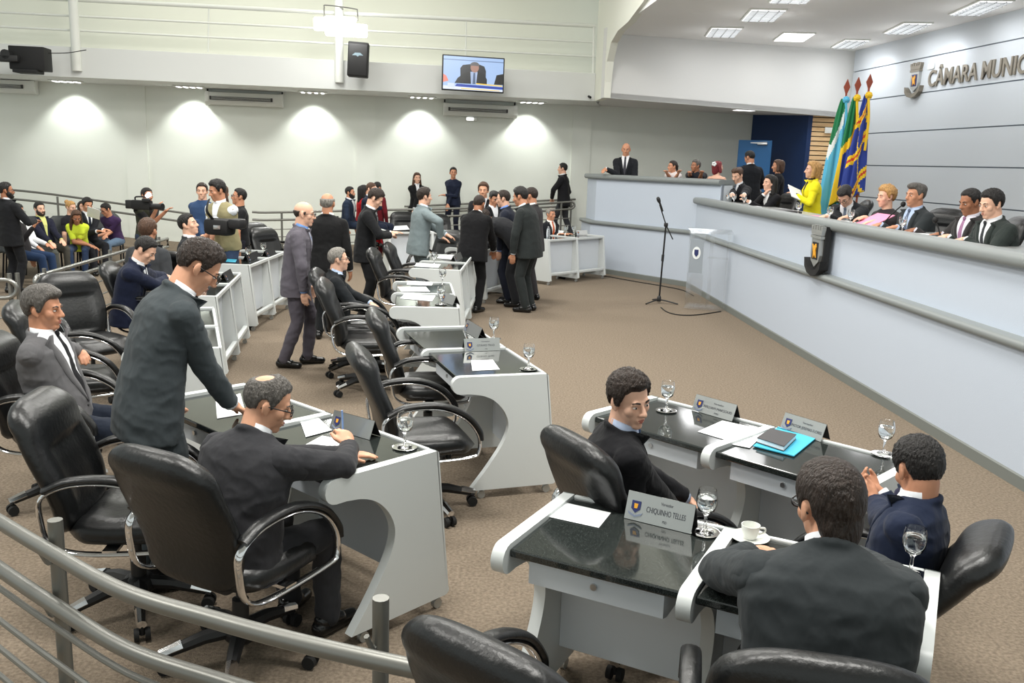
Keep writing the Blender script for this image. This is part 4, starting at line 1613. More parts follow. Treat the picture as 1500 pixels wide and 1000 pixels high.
# ------------------------------------------------------------------ desks
def arc(c, r, a0, a1, n):
    return [(c[0] + r * math.cos(rad(a0 + (a1 - a0) * k / n)), c[1] + r * math.sin(rad(a0 + (a1 - a0) * k / n))) for k in range(n + 1)]
cv = [q.xy for q in spline([V((-.50, .06, 0)), V((-.385, .21, 0)), V((-.29, .36, 0)), V((-.258, .47, 0)), V((-.285, .56, 0)), V((-.35, .635, 0)), V((-.43, .675, 0)), V((-.52, .69, 0))], 5)]
PROFILE = [(-.01, .795)] + arc((-.025, .775), .025, 70, 0, 3) + [(.075, .10)] + arc((.055, .085), .025, 0, -90, 3) + [tuple(q) for q in cv] + arc((-.575, .745), .055, -90, -270, 8)
def desk(label, fronts, n, papers=None):
    """double desk: fronts = plan points of the front top corners of the side panels, n = facing direction"""
    n = V((n[0], n[1], 0)).normalized()
    x = V((n.y, -n.x, 0))
    F = [V((p[0], p[1], 0)) for p in fronts]
    o = sum(F, V()) / len(F)
    xs = sorted((p - o).dot(x) for p in F)
    t = thing('desk', label, 'desk', o, math.atan2(x.y, x.x))
    for xx in xs:
        mb = MB().prism(PROFILE, 'x', xx - .024, xx + .024)
        po = obj('side_panel', mb, M('white_lam'), t, angle=30)
        for yy in (.02, -.42):
            c = MB()
            c.cyl((xx - .012, yy, .025), (xx + .012, yy, .025), .025, .025, 12)
            c.cyl((xx, yy + .01, .02), (xx, yy + .01, .07), .01)
            obj('caster', c, M('brushed'), po)
    for a, b in zip(xs, xs[1:]):
        a2, b2 = a + .024, b - .024
        w = b2 - a2
        c = (a2 + b2) / 2
        obj('granite_top', MB().rbox((c, -.30, .767), (w, .56, .03), .006), M('granite'), t, smooth=False)
        obj('front_edge', MB().rbox((c, -.010, .772), (w, .022, .04), .006), M('white_lam'), t, smooth=False)
        obj('modesty_panel', MB().rbox((c, -.09, .46), (w, .02, .58), .003), M('white_lam2'), t, smooth=False)
        obj('kick_rail', MB().rbox((c, .035, .185), (w, .05, .05), .012), M('white_lam'), t)
        dr = obj('drawer', MB().prism([(-.545, .752), (-.545, .655), (-.50, .640), (-.2, .640), (-.2, .752)], 'x', c - w * .40, c + w * .40), M('white_lam2'), t, smooth=False)
        obj('drawer_gap_shade', MB().box((c, -.33, .748), (w * .9, .36, .006)), M('matte_black'), t, smooth=False)  # flat black slab paints the shadow gap between drawer and granite
        obj('lock', MB().cyl((c, -.54, .705), (c, -.553, .705), .012), M('silver'), dr)
    return t
desk('white double desk with black granite top where the man in charcoal writes', [(-.34, 3.88), (-.93, 4.42), (-1.5, 4.97)], (.67, .74))
desk('white double desk with two empty chairs in the middle of the carpet', [(.25, 5.47), (-.05, 6.22), (-.31, 7.0)], (.94, .33))
desk('white double desk in front of the seated gray-haired man at the centre', [(-.46, 7.86), (-.6, 8.68), (-.67, 9.5)], (.99, .12))
desk('white double desk between the centre empty chairs and the huddle of men', [(-.65, 10.62), (-.62, 11.46), (-.58, 12.3)], (1, -.03))
desk('white desk hidden behind the huddle of standing men', [(-.46, 13.15), (-.18, 13.9), (.1, 14.62)], (.94, -.36))
desk('white double desk at the far right where the gray-haired man sits', [(.57, 15.41), (1.1, 15.98), (1.65, 16.55)], (.74, -.67))
desk('foreground white double desk with the large nameplate and coffee cup', [(.26, 3.41), (.84, 3.10), (1.45, 2.80)], (.45, .89))
desk('white double desk with notebook and blue folder at the right', [(.84, 4.98), (1.37, 4.46), (1.9, 3.96)], (.70, .71))
desk('white desk before the man in the gray suit at the far left', [(-1.95, 5.9), (-2.26, 6.66), (-2.56, 7.45)], (.94, .345))
desk('white desk where the man in navy reads his papers', [(-2.72, 8.06), (-2.88, 8.88), (-3.0, 9.72)], (.985, .17))
desk('white desk with two goblets left of the bald standing man', [(-3.15, 10.45), (-3.14, 11.25), (-3.1, 12.05)], (1, 0))
desk('white desk with newspapers behind the man in the light gray suit', [(-2.24, 15.85), (-1.51, 16.2), (-.78, 16.55)], (.41, -.91))

# ------------------------------------------------------------------ swivel chairs
def make_chair():
    t = thing('swivel_chair', 'chair', 'chair')
    for k in range(5):
        a = rad(90 + 72 * k)
        ca, sa = math.cos(a), math.sin(a)
        l = MB().tube([(.03 * ca, .03 * sa, .135), (.15 * ca, .15 * sa, .125), (.30 * ca, .30 * sa, .085)], [.034, .03, .022], 8)
        lo = obj('base_leg', l, M('black_plastic'), t)
        c = MB().tube([(.235 * ca, .235 * sa, .108), (.325 * ca, .325 * sa, .083)], [.027, .022], 8)
        obj('chrome_tip', c, M('chrome'), lo)
        c = MB()
        px_, py_ = .31 * ca, .31 * sa
        for s_ in (-1, 1):
            c.cyl((px_ - sa * .012 * s_, py_ + ca * .012 * s_, .031), (px_ - sa * .034 * s_, py_ + ca * .034 * s_, .031), .03, .028, 14)
        c.cyl((px_, py_, .03), (px_, py_, .08), .012)
        obj('caster', c, M('rubber'), lo)
    obj('hub', MB().lathe([(.05, .08), (.07, .1), (.075, .135), (.06, .16), (.04, .17)]), M('black_plastic'), t)
    obj('gas_lift', MB().lathe([(.034, .15), (.034, .27), (.026, .275), (.018, .28), (.018, .40)]), M('black_plastic'), t)
    obj('mechanism', MB().rbox((0, -.02, .405), (.2, .3, .06), .015), M('black_plastic'), t)
    # padded cushions from super-ellipse slices
    def pad(rows, n=36, e=2.8):
        R = []
        for c, X, Y, a, b, dip in rows:
            ring = []
            for j in range(n):
                ph = 2 * math.pi * j / n
                cx, sy = math.cos(ph), math.sin(ph)
                x = a * abs(cx) ** (2 / e) * (1 if cx > 0 else -1)
                y = b * abs(sy) ** (2 / e) * (1 if sy > 0 else -1)
                if sy > 0 and dip:
                    y -= dip * smooth01((.66 - abs(x) / max(a, .01)) / .14)
                ring.append(c + X * x + Y * y)
            R.append(ring)
        return R
    rows = []
    for k in range(25):                        # seat, from rear to front
        s_ = k / 24
        y = -.26 + .54 * s_
        edge = min(1, math.sin(math.pi * min(1, (s_ + .004) * 4) / 2), math.sin(math.pi * min(1, (1.004 - s_) * 5) / 2))
        a = (.235 + .035 * math.sin(math.pi * s_)) * (.55 + .45 * edge)
        b = .068 * edge + .004
        z = .468 - .03 * smooth01((s_ - .75) / .25)
        rows.append((V((0, y, z)), V((1, 0, 0)), V((0, 0, 1)), a, b, .014 * smooth01((s_ - .06) / .1) * smooth01((.9 - s_) / .1)))
    obj('seat', MB().rings(pad(rows)), M('leather'), t, True, 60)
    rows = []
    for k in range(37):                        # backrest, bottom to top
        s_ = k / 36
        z = .46 + .575 * s_
        y = -.235 - .15 * s_ + .05 * math.sin(math.pi * min(1, s_ * 1.4)) * (1 - s_) - .03 * smooth01((s_ - .75) / .25)
        top = math.sqrt(max(0, 1 - max(0, (s_ - .80) / .201) ** 2.4))
        bot = math.sin(math.pi / 2 * min(1, (s_ + .02) * 9))
        a = (.225 + .052 * math.sin(math.pi * min(1, s_ * .95))) * (.42 + .58 * top) * (.75 + .25 * bot)
        b = (.058 + .016 * math.exp(-((s_ - .86) / .1) ** 2)) * (.16 + .84 * top) * (.5 + .5 * bot)
        dip = .022 * smooth01((s_ - .1) / .05) * smooth01((.68 - s_) / .05)
        tt = V((0, -.2, 1)).normalized()
        rows.append((V((0, y, z)), V((1, 0, 0)), V((0, 1, .22)).normalized(), a, b, dip))
    obj('backrest', MB().rings(pad(rows)), M('leather'), t, True, 60)
    for s_ in (-1, 1):
        x = s_ * .295
        lp = spline([V((x, .20, .415)), V((x * .98, -.12, .405)), V((x, -.255, .45)), V((x, -.29, .56)), V((x, -.28, .66)), V((x, -.16, .715)), V((x, .02, .715)), V((x, .17, .655)), V((x, .255, .55)), V((x, .262, .45))], 5, closed=True)
        ao = obj('armrest', MB().tube(lp, (.020, .010), 10, closed=True, flat=(1, 0, 0)), M('chrome'), t)
        pd = spline([V((x, -.27, .690)), V((x, -.16, .735)), V((x, .03, .738)), V((x, .18, .675)), V((x, .262, .58)), V((x, .275, .52))], 6)
        obj('arm_pad', MB().tube(pd, (.030, .015), 12, flat=(1, 0, 0)), M('leather'), ao)
        obj('arm_bracket', MB().box((s_ * .2, -.02, .415), (.2, .06, .014)), M('chrome'), t)
    return t
CH0 = make_chair()
chair_used = []
def chair(label, x, y, face, group=None, z=0.0):
    if not chair_used:
        c = CH0
        c.location = (x, y, z)
        c.rotation_euler = (0, 0, -rad(face))
        c['label'] = label
    else:
        c = dup(CH0, (x, y, z), -rad(face), label)
    if group:
        c['group'] = group
    chair_used.append(c)
    return c
def chair_top(label, u, v, face, zt=1.0, z=0.0):   # placed by the middle of its top edge
    p = at(u, v, zt)
    return chair(label, p.x + .37 * math.sin(rad(face)), p.y + .37 * math.cos(rad(face)), face, z=z)
# ------------------------------------------------------------------ chairs in place
for lab, u, v, f in (
    ('empty black leather chair behind the man bending over his desk, left of the writing man', 62, 586, 84),
    ('empty black leather chair turned to the camera behind the gray-jacketed man', 98, 404, 128),
    ('low black chair back peeping out left of the gray-jacketed man', 26, 449, 70),
    ('black leather chair of the man in navy reading papers', 163, 389, 80),
    ('wide black chair seen from behind right of the reading man', 250, 372, 20),
    ('empty black chair facing the two goblets at the rear left desk', 385, 336, 120),
    ('small black chair behind the two-goblet desk chair, near the railing', 373, 329, 120),
    ('empty black leather chair with its back to the camera at the middle double desk', 530, 514, 72),
    ('empty black leather chair behind the nearest one at the middle double desk', 553, 460, 78),
    ('empty black leather chair in front of the seated gray-haired man', 476, 413, 82),
    ('black leather chair under the gray-haired man at the centre', 466, 398, 84),
    ('empty black chair with chrome arms, second beyond the seated gray-haired man', 548, 367, 88),
    ('empty black chair furthest of the centre row behind the first goblets', 571, 359, 88),
    ('black chair on whose back the man in light gray rests his hands', 660, 340, 215),
    ('black chair of the man in the foreground, cut by the lower edge', 1212, 972, 12),
    ('empty black chair at the lower edge left of the foreground desk', 712, 944, 38)):
    chair_top(lab, u, v, f)
chair('black leather chair of the writing man, its scuffed back nearest the curved railing', -1.10, 3.42, 28)
chair('black leather chair under the man in the gray jacket at the left edge', -2.62, 5.02, 84)
chair('black leather chair of the young man turned to the camera', .61, 3.62, 62)
chair_top('black chair behind the newspaper desk left of the light gray suit', 590, 318, 160, .92)
chair_top('empty black chair half hidden by the light gray suit, beyond the newspaper desk', 640, 322, 170, .92)
c_ = chair('black leather chair of the hunched man at the right, leaning away', 1.26, 3.12, -56)
c_.scale = (1, 1, .93)
for ch in c_.children:
    if ch.name.startswith('backrest'):      # this one is tilted back
        pv = Matrix.Translation((0, -.2, .47))
        ch.matrix_basis = pv @ Matrix.Rotation(rad(11), 4, 'X') @ pv.inverted()
chair('black chair of the gray-haired man with the orange tie', .42, 16.75, 135)
def behind(u, v, off):                     # depth of the sight line that runs 'off' metres behind the dais front
    p = atline(u, v, K - n1 * off, DF - n1 * off)
    return p.y
for lab, u, v, off, f in (
    ('big black leather chair left empty on the dais beside the man with the mauve tie', 1388, 310, 1.6, -118),
    ('black chair at the right edge of the dais behind the last man', 1488, 345, 1.45, -80),
    ('black chair behind the bowing man on the dais', 1268, 300, 1.6, -80),
    ('black chair beside the standing woman in yellow', 1158, 286, 1.6, -110),
    ('dark chair between the young man and the woman resting her chin', 1103, 282, 1.6, -110)):
    p = atline(u, v, K - n1 * off, DF - n1 * off)
    c_ = chair(lab, p.x + .37 * math.sin(rad(f)), p.y + .37 * math.cos(rad(f)), f, z=.7)
    if u == 1386:
        c_.scale = (1.1, 1.1, 1.17)

# ------------------------------------------------------------------ audience seats
def seat_row():
    t = thing('audience_seat', 'seat', 'chair')
    obj('seat', MB().rbox((0, .02, .43), (.48, .46, .07), .03), M('leather_gray'), t)
    rows = []
    for k in range(13):
        s_ = k / 12
        w = .235 * (1 - max(0, (s_ - .7) / .3) ** 2.2 * .45)
        rows.append([V((w * math.cos(a), -.22 - .1 * s_ + .03 * math.sin(a), .42 + .5 * s_)) for a in [2 * math.pi * j / 20 for j in range(20)]])
    obj('backrest', MB().rings(rows), M('leather_gray'), t)
    for s_ in (-1, 1):
        obj('leg', MB().tube([(s_ * .2, .2, 0), (s_ * .2, .18, .4), (s_ * .2, -.2, .4), (s_ * .2, -.26, 0)], .015, 8), M('matte_black'), t)
    return t
AS0 = seat_row()
AS = []
def aud(label, x, y, f=150):
    if AS:
        o = dup(AS0, (x, y, 0), -rad(f), label)
    else:
        o = AS0
        o.location = (x, y, 0)
        o.rotation_euler = (0, 0, -rad(f))
        o['label'] = label
    o['group'] = 'gray seats of the public gallery'
    AS.append(o)

# ------------------------------------------------------------------ glasses, papers, nameplates
def make_goblet():
    t = thing('water_goblet', 'goblet', 'glass')
    prof = [(.0, .0), (.034, .0), (.034, .004), (.008, .012), (.006, .03), (.006, .06), (.012, .072), (.030, .085), (.0385, .108), (.0395, .13), (.036, .155), (.033, .168)]
    inner = [(.0315, .168), (.0345, .155), (.038, .13), (.037, .109), (.0285, .088), (.010, .078), (0, .077)]
    mb = MB().lathe(prof + inner, n=28, cap=False)
    obj('glass', mb, M('glass'), t, True, 50)
    w = MB().lathe([(0, .0775), (.0098, .0785), (.0282, .0885), (.0367, .1095), (.0376, .13), (.0366, .138), (0, .138)], n=28, cap=False)
    obj('water', w, M('water'), t, True, 60)
    return t
G0 = make_goblet()
Gs = []
DZ = .783
def goblet(label, u, v, z=DZ, D=None, saucer=False, k=.98):
    p = at(u, v, z) if D is None else atD(u, v, D)
    if D is not None:
        p.z = z
    if saucer:
        c = tag(obj('coaster', MB().lathe([(0, 0), (.05, 0), (.058, .006), (.05, .007), (.036, .004), (0, .004)], n=28, cap=False), M('chrome')), label.replace('goblet of water', 'silver coaster under the goblet'), 'coaster', 'silver coasters')
        c.location = p
        p = p + V((0, 0, .005))
    if Gs:
        o = dup(G0, p, 0, label)
    else:
        o = G0
        o.location = p
        o['label'] = label
    o.scale = (k, k, k)
    o['group'] = 'goblets of water'
    Gs.append(o)
for lab, u, v, s_ in (
    ('goblet of water at the near corner of the writing man\'s desk', 593, 656, 1),
    ('goblet of water at the near end of the middle double desk', 774, 541, 1),
    ('goblet of water at the far end of the middle double desk', 723, 497, 1),
    ('goblet of water beside the large nameplate on the foreground desk', 1032, 780, 1),
    ('goblet of water by the right elbow of the foreground man', 1333, 842, 1),
    ('goblet of water behind the head of the young man turned to the camera', 976, 602, 1),
    ('goblet of water near the head of the hunched man in navy', 1294, 666, 1),
    ('goblet of water nearest on the desk of the seated gray-haired man', 646, 446, 1),
    ('goblet of water second on the desk of the seated gray-haired man', 648, 416, 0),
    ('goblet of water with papers beyond the gray-haired man\'s desk', 636, 388, 0),
    ('goblet of water under the leaning man in black', 673, 374, 0),
    ('left goblet of water on the rear left desk', 364, 382, 0),
    ('right goblet of water on the rear left desk', 386, 374, 0),
    ('left goblet of water before the man with the orange tie', 829, 343, 0),
    ('right goblet of water before the man with the orange tie', 840, 343, 0)):
    goblet(lab, u, v, saucer=bool(s_))
for lab, u, v in (('leftmost goblet on the bench before the young man', 1066, 292), ('second goblet on the bench before the young man', 1075, 293), ('goblet on the bench before the woman resting her chin', 1090, 297), ('goblet on the bench before the woman in yellow', 1169, 312), ('goblet on the bench left of the bowing man', 1215, 321), ('goblet on the bench right of the bowing man', 1245, 328), ('goblet on the bench before the gray-haired man with the microphone', 1321, 339)):
    p = atline(u, v, K - n1 * .3, DF - n1 * .3)
    goblet(lab, u, v, z=1.536, D=p.y)
def sheet(label, quad, z=DZ, m='paper', name='paper_sheet', lines=9, n=1, cat='paper', group='loose sheets on the desks', th=.0012):
    P = [at(u, v, z + .001) for u, v in quad]
    mb = MB()
    up = V((0, 0, th))
    mb.add(P + [q + up for q in P], [(0, 1, 2, 3), (7, 6, 5, 4), (0, 4, 5, 1), (1, 5, 6, 2), (2, 6, 7, 3), (3, 7, 4, 0)], M(m))
    if lines:
        a, b, c, d = [q + up * 1.25 for q in P]
        for k in range(lines):
            s0 = .16 + .72 * k / lines
            s1 = s0 + .22 / lines
            e0, e1 = .1, (.9 if k % 4 != 3 else .55)
            f = lambda s_, e: a.lerp(b, e).lerp(d.lerp(c, e), s_)
            mb.add([f(s0, e0), f(s0, e1), f(s1, e1), f(s1, e0)], [(0, 1, 2, 3)], M('ink_light'))
    o = obj(name, mb, None, smooth=False)
    return tag(o, label, cat, group)
mat('ink_light', srgb(176, 178, 186), .7)
sheet('blank white sheet on the foreground desk left of the nameplate', [(818, 734), (895, 751), (877, 773), (800, 756)], lines=0)
sheet('printed sheet under the pen of the writing man', [(472, 638), (520, 648), (500, 668), (446, 652)])
sheet('printed sheet beyond the writing man\'s sheet', [(438, 612), (462, 608), (486, 630), (448, 640)], z=DZ + .0015)
sheet('printed sheet lying on the middle double desk', [(690, 528), (722, 527), (732, 541), (692, 543)])
sheet('printed sheet on the right desk behind the young man', [(1058, 616), (1112, 628), (1082, 650), (1022, 632)])
sheet('second printed sheet on the right desk beside the notebook', [(1098, 624), (1124, 631), (1098, 656), (1068, 650)], z=DZ + .0015)
sheet('sheet on the desk of the seated gray-haired man, nearest', [(592, 431), (638, 433), (633, 441), (586, 437)])
sheet('sheet on the desk of the seated gray-haired man, middle', [(582, 420), (624, 420), (630, 427), (588, 427)])
sheet('sheet on the desk of the seated gray-haired man, furthest', [(596, 411), (636, 413), (632, 418), (596, 417)])
sheet('sheet on the desk beyond the seated gray-haired man', [(610, 385), (646, 387), (642, 392), (607, 390)])
sheet('sheet under the leaning man in black', [(644, 373), (670, 375), (664, 380), (640, 378)])
sheet('newspaper on the rear desk beside the light gray suit', [(578, 331), (596, 330), (600, 336), (576, 337)], lines=5)
sheet('blue and yellow leaflet on the rear left desk', [(333, 379), (347, 380), (345, 384), (331, 383)], m='blue_paper', lines=0)
sheet('open sheets in front of the man with the orange tie', [(806, 336), (826, 338), (824, 343), (804, 342)], lines=0)
sheet('white sheet under the hand of the bending man, flat on the desk', [(316, 588), (352, 576), (360, 606), (318, 613)], lines=0)
sheet('sheets held flat by the reading man in navy', [(228, 405), (256, 409), (250, 416), (222, 412)], lines=0)
sheet('blue-edged sheet nearest the edge of the reading man\'s desk', [(221, 413), (247, 416), (243, 421), (215, 419)], lines=0)
def block(label, quad, h, m, name, cat, z=DZ, pages=True):
    P = [at(u, v, z) for u, v in quad]
    mb = MB()
    def slab(z0, z1, mm, k=1):
        c = sum(P, V()) / 4
        Q = [c + (q - c) * k for q in P]
        mb.add([V((q.x, q.y, zz)) for zz in (z0, z1) for q in Q], [(3, 2, 1, 0), (4, 5, 6, 7), (0, 1, 5, 4), (1, 2, 6, 5), (2, 3, 7, 6), (3, 0, 4, 7)], M(mm))
    slab(z + .001, z + .003, m)
    if pages:
        slab(z + .003, z + h - .003, 'paper', .97)
    slab(z + h - .003, z + h, m)
    return tag(obj(name, mb, None, smooth=False), label, cat)
block('light blue folder under the black notebook', [(1140, 626), (1196, 642), (1163, 669), (1103, 654)], .006, 'blue_paper', 'folder', 'folder', z=DZ + .003)
block('black-covered notebook lying on the light blue folder', [(1128, 634), (1166, 643), (1148, 661), (1108, 648)], .026, 'dark_cover', 'notebook', 'notebook', z=DZ + .011)
def nameplate(label, u0, v0, u1, v1, lines, h=.085, z=DZ, dark=False, D=None, flip=False):
    """folded silver plate: u0,v0 - u1,v1 is the lower edge of the face"""
    p, q = at(u0, v0, z + .001), at(u1, v1, z + .001)
    X = (q - p)
    L = X.length
    X.normalize()
    N = V((X.y, -X.x, 0))                  # face looks toward the camera side
    if N.dot(CPOS - p) < 0:
        N = -N
    t = thing('nameplate', label, 'nameplate', p)
    up = V((0, 0, 1))
    lean = (up * h - N * .035)
    th = -N * .003
    A = [V(), X * L, X * L + lean, lean]
    mb = MB()
    mm = M('matte_black') if dark else mat('plate_silver', srgb(176, 178, 176), .28, metal=.75)
    mb.add(A + [a + th for a in A], [(0, 1, 2, 3), (7, 6, 5, 4), (0, 4, 5, 1), (1, 5, 6, 2), (2, 6, 7, 3), (3, 7, 4, 0)])
    obj('face_plate', mb, mm, t, smooth=False)
    mb = MB()
    B = [lean, X * L + lean, X * L - N * .075, -N * .075]
    mb.add(B + [b - N * .003 for b in B], [(0, 1, 2, 3), (7, 6, 5, 4), (0, 4, 5, 1), (1, 5, 6, 2), (2, 6, 7, 3), (3, 7, 4, 0)])
    obj('back_plate', mb, M('matte_black'), t, smooth=False)
    Y = lean.normalized()
    F = N * .0015 + up * .0004
    mb = MB()
    for k, (s_, sz, yy, wd) in enumerate(lines):
        mb_text(mb, s_, sz, None, X, Y, X * (L * .60) + Y * (h * yy) + F, width=wd * L)
    if lines:
        obj('lettering', mb, M('ink'), t, smooth=False)
    mb = MB()
    c = X * (L * .15) + Y * (h * .52) + F
    f = lambda a, b, d: c + X * a + Y * b + N * d
    mb.prism([(-.018, .022), (.018, .022), (.018, -.008), (0, -.024), (-.018, -.008)], 'x', 0, .001, M('emblem_blue'), f=f)
    mb.prism([(-.008, .012), (.008, .012), (.006, -.006), (-.006, -.006)], 'x', .001, .0018, M('emblem_gold'), f=f)
    mb.prism([(-.03, -.02), (0, -.032), (.03, -.02), (.024, -.03), (0, -.04), (-.024, -.03)], 'x', 0, .0015, mat('crest_gray', srgb(120, 130, 150), .5), f=f)
    obj('crest', mb, None, t, smooth=False)
    return t
nameplate('large silver nameplate on the foreground desk', 914, 758, 1012, 782, [('Vereador', .016, .82, .18), ('CHIQUINHO TELLES', .03, .5, .58), ('PSD', .014, .17, .06)], h=.1)
nameplate('silver nameplate on the right desk behind the young man', 1013, 600, 1072, 617, [('Vereador', .014, .78, .25), ('WILLIAM MAKSOUD', .02, .47, .7), ('PMN', .014, .17, .1)])
nameplate('silver nameplate beside the notebook on the right desk', 1142, 628, 1202, 647, [('Vereador', .014, .78, .25), ('PASTOR JEREMIAS FLORES', .02, .47, .72)])
nameplate('silver nameplate facing the camera on the middle double desk', 681, 515, 733, 513, [('Vereador', .014, .8, .25), ('OTÁVIO TRAD', .02, .47, .5), ('PTB', .012, .16, .06)])
nameplate('silver nameplate seen edge-on at the far end of the middle double desk', 678, 483, 699, 497, [])
nameplate('dark nameplate in front of the writing man\'s pen', 482, 627, 541, 644, [], dark=False)
nameplate('dark nameplate on the rear left desk', 364, 383, 381, 377, [], dark=True)
nameplate('dark nameplate at the end of the rear left desk', 392, 377, 405, 372, [], dark=True)
nameplate('dark nameplate behind the head of the bending man', 332, 412, 343, 405, [], dark=True)
nameplate('silver nameplate on the desk of the seated gray-haired man', 645, 441, 663, 447, [])
nameplate('silver nameplate under the leaning man in black', 668, 384, 678, 378, [])
nameplate('white nameplate on the far right desk', 845, 344, 861, 344, [])
# cup and saucer
p = at(1098, 790, DZ)
t = thing('coffee_cup', 'white coffee cup on a saucer by the hand of the foreground man', 'cup', p)
obj('saucer', MB().lathe([(0, .002), (.04, .0), (.07, .012), (.071, .014), (.04, .005), (0, .006)], n=28, cap=False), M('white_plastic'), t)
obj('cup', MB().lathe([(0, .006), (.022, .007), (.03, .03), (.034, .058), (.032, .058), (.028, .03), (.02, .012), (0, .011)], n=28, cap=False), M('white_plastic'), t)
obj('handle', MB().tube(spline([(.03, 0, .045), (.05, 0, .045), (.052, 0, .03), (.03, 0, .022)], 5), .004, 8), M('white_plastic'), t)
p = at(503, 640, DZ)
a_ = atD(501, 601, p.y)
tag(obj('pen', MB().cyl(p, a_, .0045, .0045, 8), M('pen_blue')), 'blue pen in the hand of the writing man', 'pen')
tag(obj('water_bottle', MB().lathe([(0, 0), (.032, 0), (.034, .02), (.034, .13), (.014, .17), (.014, .19), (0, .19)], at(803, 347, DZ), cap=False), mat('clear_bottle', (.9, .95, 1), .05, trans=.8)), 'clear water bottle before the man with the orange tie', 'bottle')
# things along the bench of the dais
def bsheet(label, quad, m='paper', name='paper_sheet', cat='paper', z=1.5365, h=.003):
    P = [at(u, v, z) for u, v in quad]
    up = V((0, 0, h))
    mb = MB().add(P + [q + up for q in P], [(0, 1, 2, 3), (7, 6, 5, 4), (0, 4, 5, 1), (1, 5, 6, 2), (2, 6, 7, 3), (3, 7, 4, 0)], M(m))
    tag(obj(name, mb, None, smooth=False), label, cat)
def bq(u, v, off0, w, d):                  # rectangle on the bench around a sight line
    p = atline(u, v, K - n1 * off0, DF - n1 * off0)
    p.z = 0
    return [p + dd1 * a - n1 * b for a, b in ((w / 2, -d / 2), (-w / 2, -d / 2), (-w / 2, d / 2), (w / 2, d / 2))]
def bflat(label, u, v, w, d, m, name, cat, h=.004, off=.38):
    P = [q + V((0, 0, 1.5365)) for q in bq(u, v, off, w, d)]
    up = V((0, 0, h))
    mb = MB().add(P + [q + up for q in P], [(0, 1, 2, 3), (7, 6, 5, 4), (0, 4, 5, 1), (1, 5, 6, 2), (2, 6, 7, 3), (3, 7, 4, 0)], M(m))
    tag(obj(name, mb, None, smooth=False), label, cat)
bflat('pink papers on the bench left of the bowing man', 1192, 311, .5, .3, 'pink_paper', 'papers', 'paper', .012)
bflat('black laptop-like folder on the bench before the woman in yellow', 1150, 304, .5, .3, 'dark_cover', 'folder', 'folder', .03)
bflat('white sheets under the hands of the bowing man', 1228, 322, .4, .25, 'paper', 'papers', 'paper', .008)
bflat('white papers before the gray-haired man with the microphone', 1345, 341, .55, .26, 'paper', 'papers', 'paper', .012)
bflat('white sheets before the young man at the end of the bench', 1096, 291, .5, .3, 'paper', 'papers', 'paper', .006)
bflat('small black phone on the bench before the man with the mauve tie', 1372, 349, .15, .09, 'matte_black', 'phone', 'phone', .01)
# pink folder standing half open before the blonde woman
P = bq(1280, 320, .45, .42, .26)
z = V((0, 0, 1.5365))
mb = MB()
rdg = (P[2] + P[3]) / 2 + z + V((0, 0, .12))
mb.add([P[0] + z, P[1] + z, P[2] + z + V((0, 0, .13)), P[3] + z + V((0, 0, .13)), P[0] + z + V((0, 0, .008)), P[1] + z + V((0, 0, .008)), P[2] + z + V((0, 0, .138)), P[3] + z + V((0, 0, .138))], [(0, 1, 2, 3), (7, 6, 5, 4), (0, 4, 5, 1), (1, 5, 6, 2), (2, 6, 7, 3), (3, 7, 4, 0)], M('pink_paper'))
tag(obj('pink_folder', mb, None, smooth=False), 'pink folder tilted up before the blonde woman on the dais', 'folder')
def gooseneck(label, u0, v0, u1, v1, off=.4):
    p = atline(u0, v0, K - n1 * off, DF - n1 * off)
    p.z = 1.537
    q = atD(u1, v1, p.y + .05)
    t = thing('gooseneck_microphone', label, 'microphone', p)
    d = q - p
    obj('base', MB().rbox((0, 0, .015), (.14, .1, .03), .008), M('black_plastic'), t)
    obj('neck', MB().tube(spline([V((0, 0, .02)), d * .45 + V((0, 0, .1 * d.z)), d], 6), .007, 8), M('matte_black'), t)
    obj('head', MB().ell(d, (.026, .026, .03)), M('matte_black'), t)
gooseneck('gooseneck microphone before the gray-haired man on the dais', 1290, 334, 1323, 299)
gooseneck('gooseneck microphone before the man with the mauve tie', 1378, 346, 1370, 322)
tag(obj('desk_phone', MB().rbox(atline(1035, 283, K - n1 * .3, DF - n1 * .3).xy.to_3d() + V((0, 0, 1.56)), (.14, .14, .05), .02), M('matte_black')), 'small black device at the left end of the bench', 'device')
# ------------------------------------------------------------------ everybody
BK = (26, 27, 29)
# foreground
person('man in charcoal suit writing at the near left desk', 393, 590, 3.5, 26, sit=True, seat=.44, res=2, lean=12, curl=22, hy=48, hp=22, skin='mid', hair='thin', hc='salt', glasses=True, jc=(50, 50, 53), tie=(40, 40, 50), bulk=1.13,
       hr_=at(512, 655, .83), hl=at(528, 668, .80), pr=V((1, -.2, -.3)), handR=dict(dirw=(-.3, .5, .55), palm=(-.7, .3, -.3), curl=.9), handL=dict(dirw=(.9, .35, 0), palm=(0, 0, -1), curl=.2), fr=(.16, .42, .09))
person('man in dark gray suit standing bent over papers at the near left', 292, 415, 4.2, 52, res=2, lean=15, curl=22, hp=38, hy=14, skin='mid', hair='short', hc='dark', T=.016, glasses=True, jc=(62, 68, 71), tie=(60, 60, 66), bulk=1.02,
       hr_=at(340, 594, .86), handR=dict(dirw=(.5, .5, -.5), curl=.5), pr=(.5, -.8, -.5), sc=1.02)
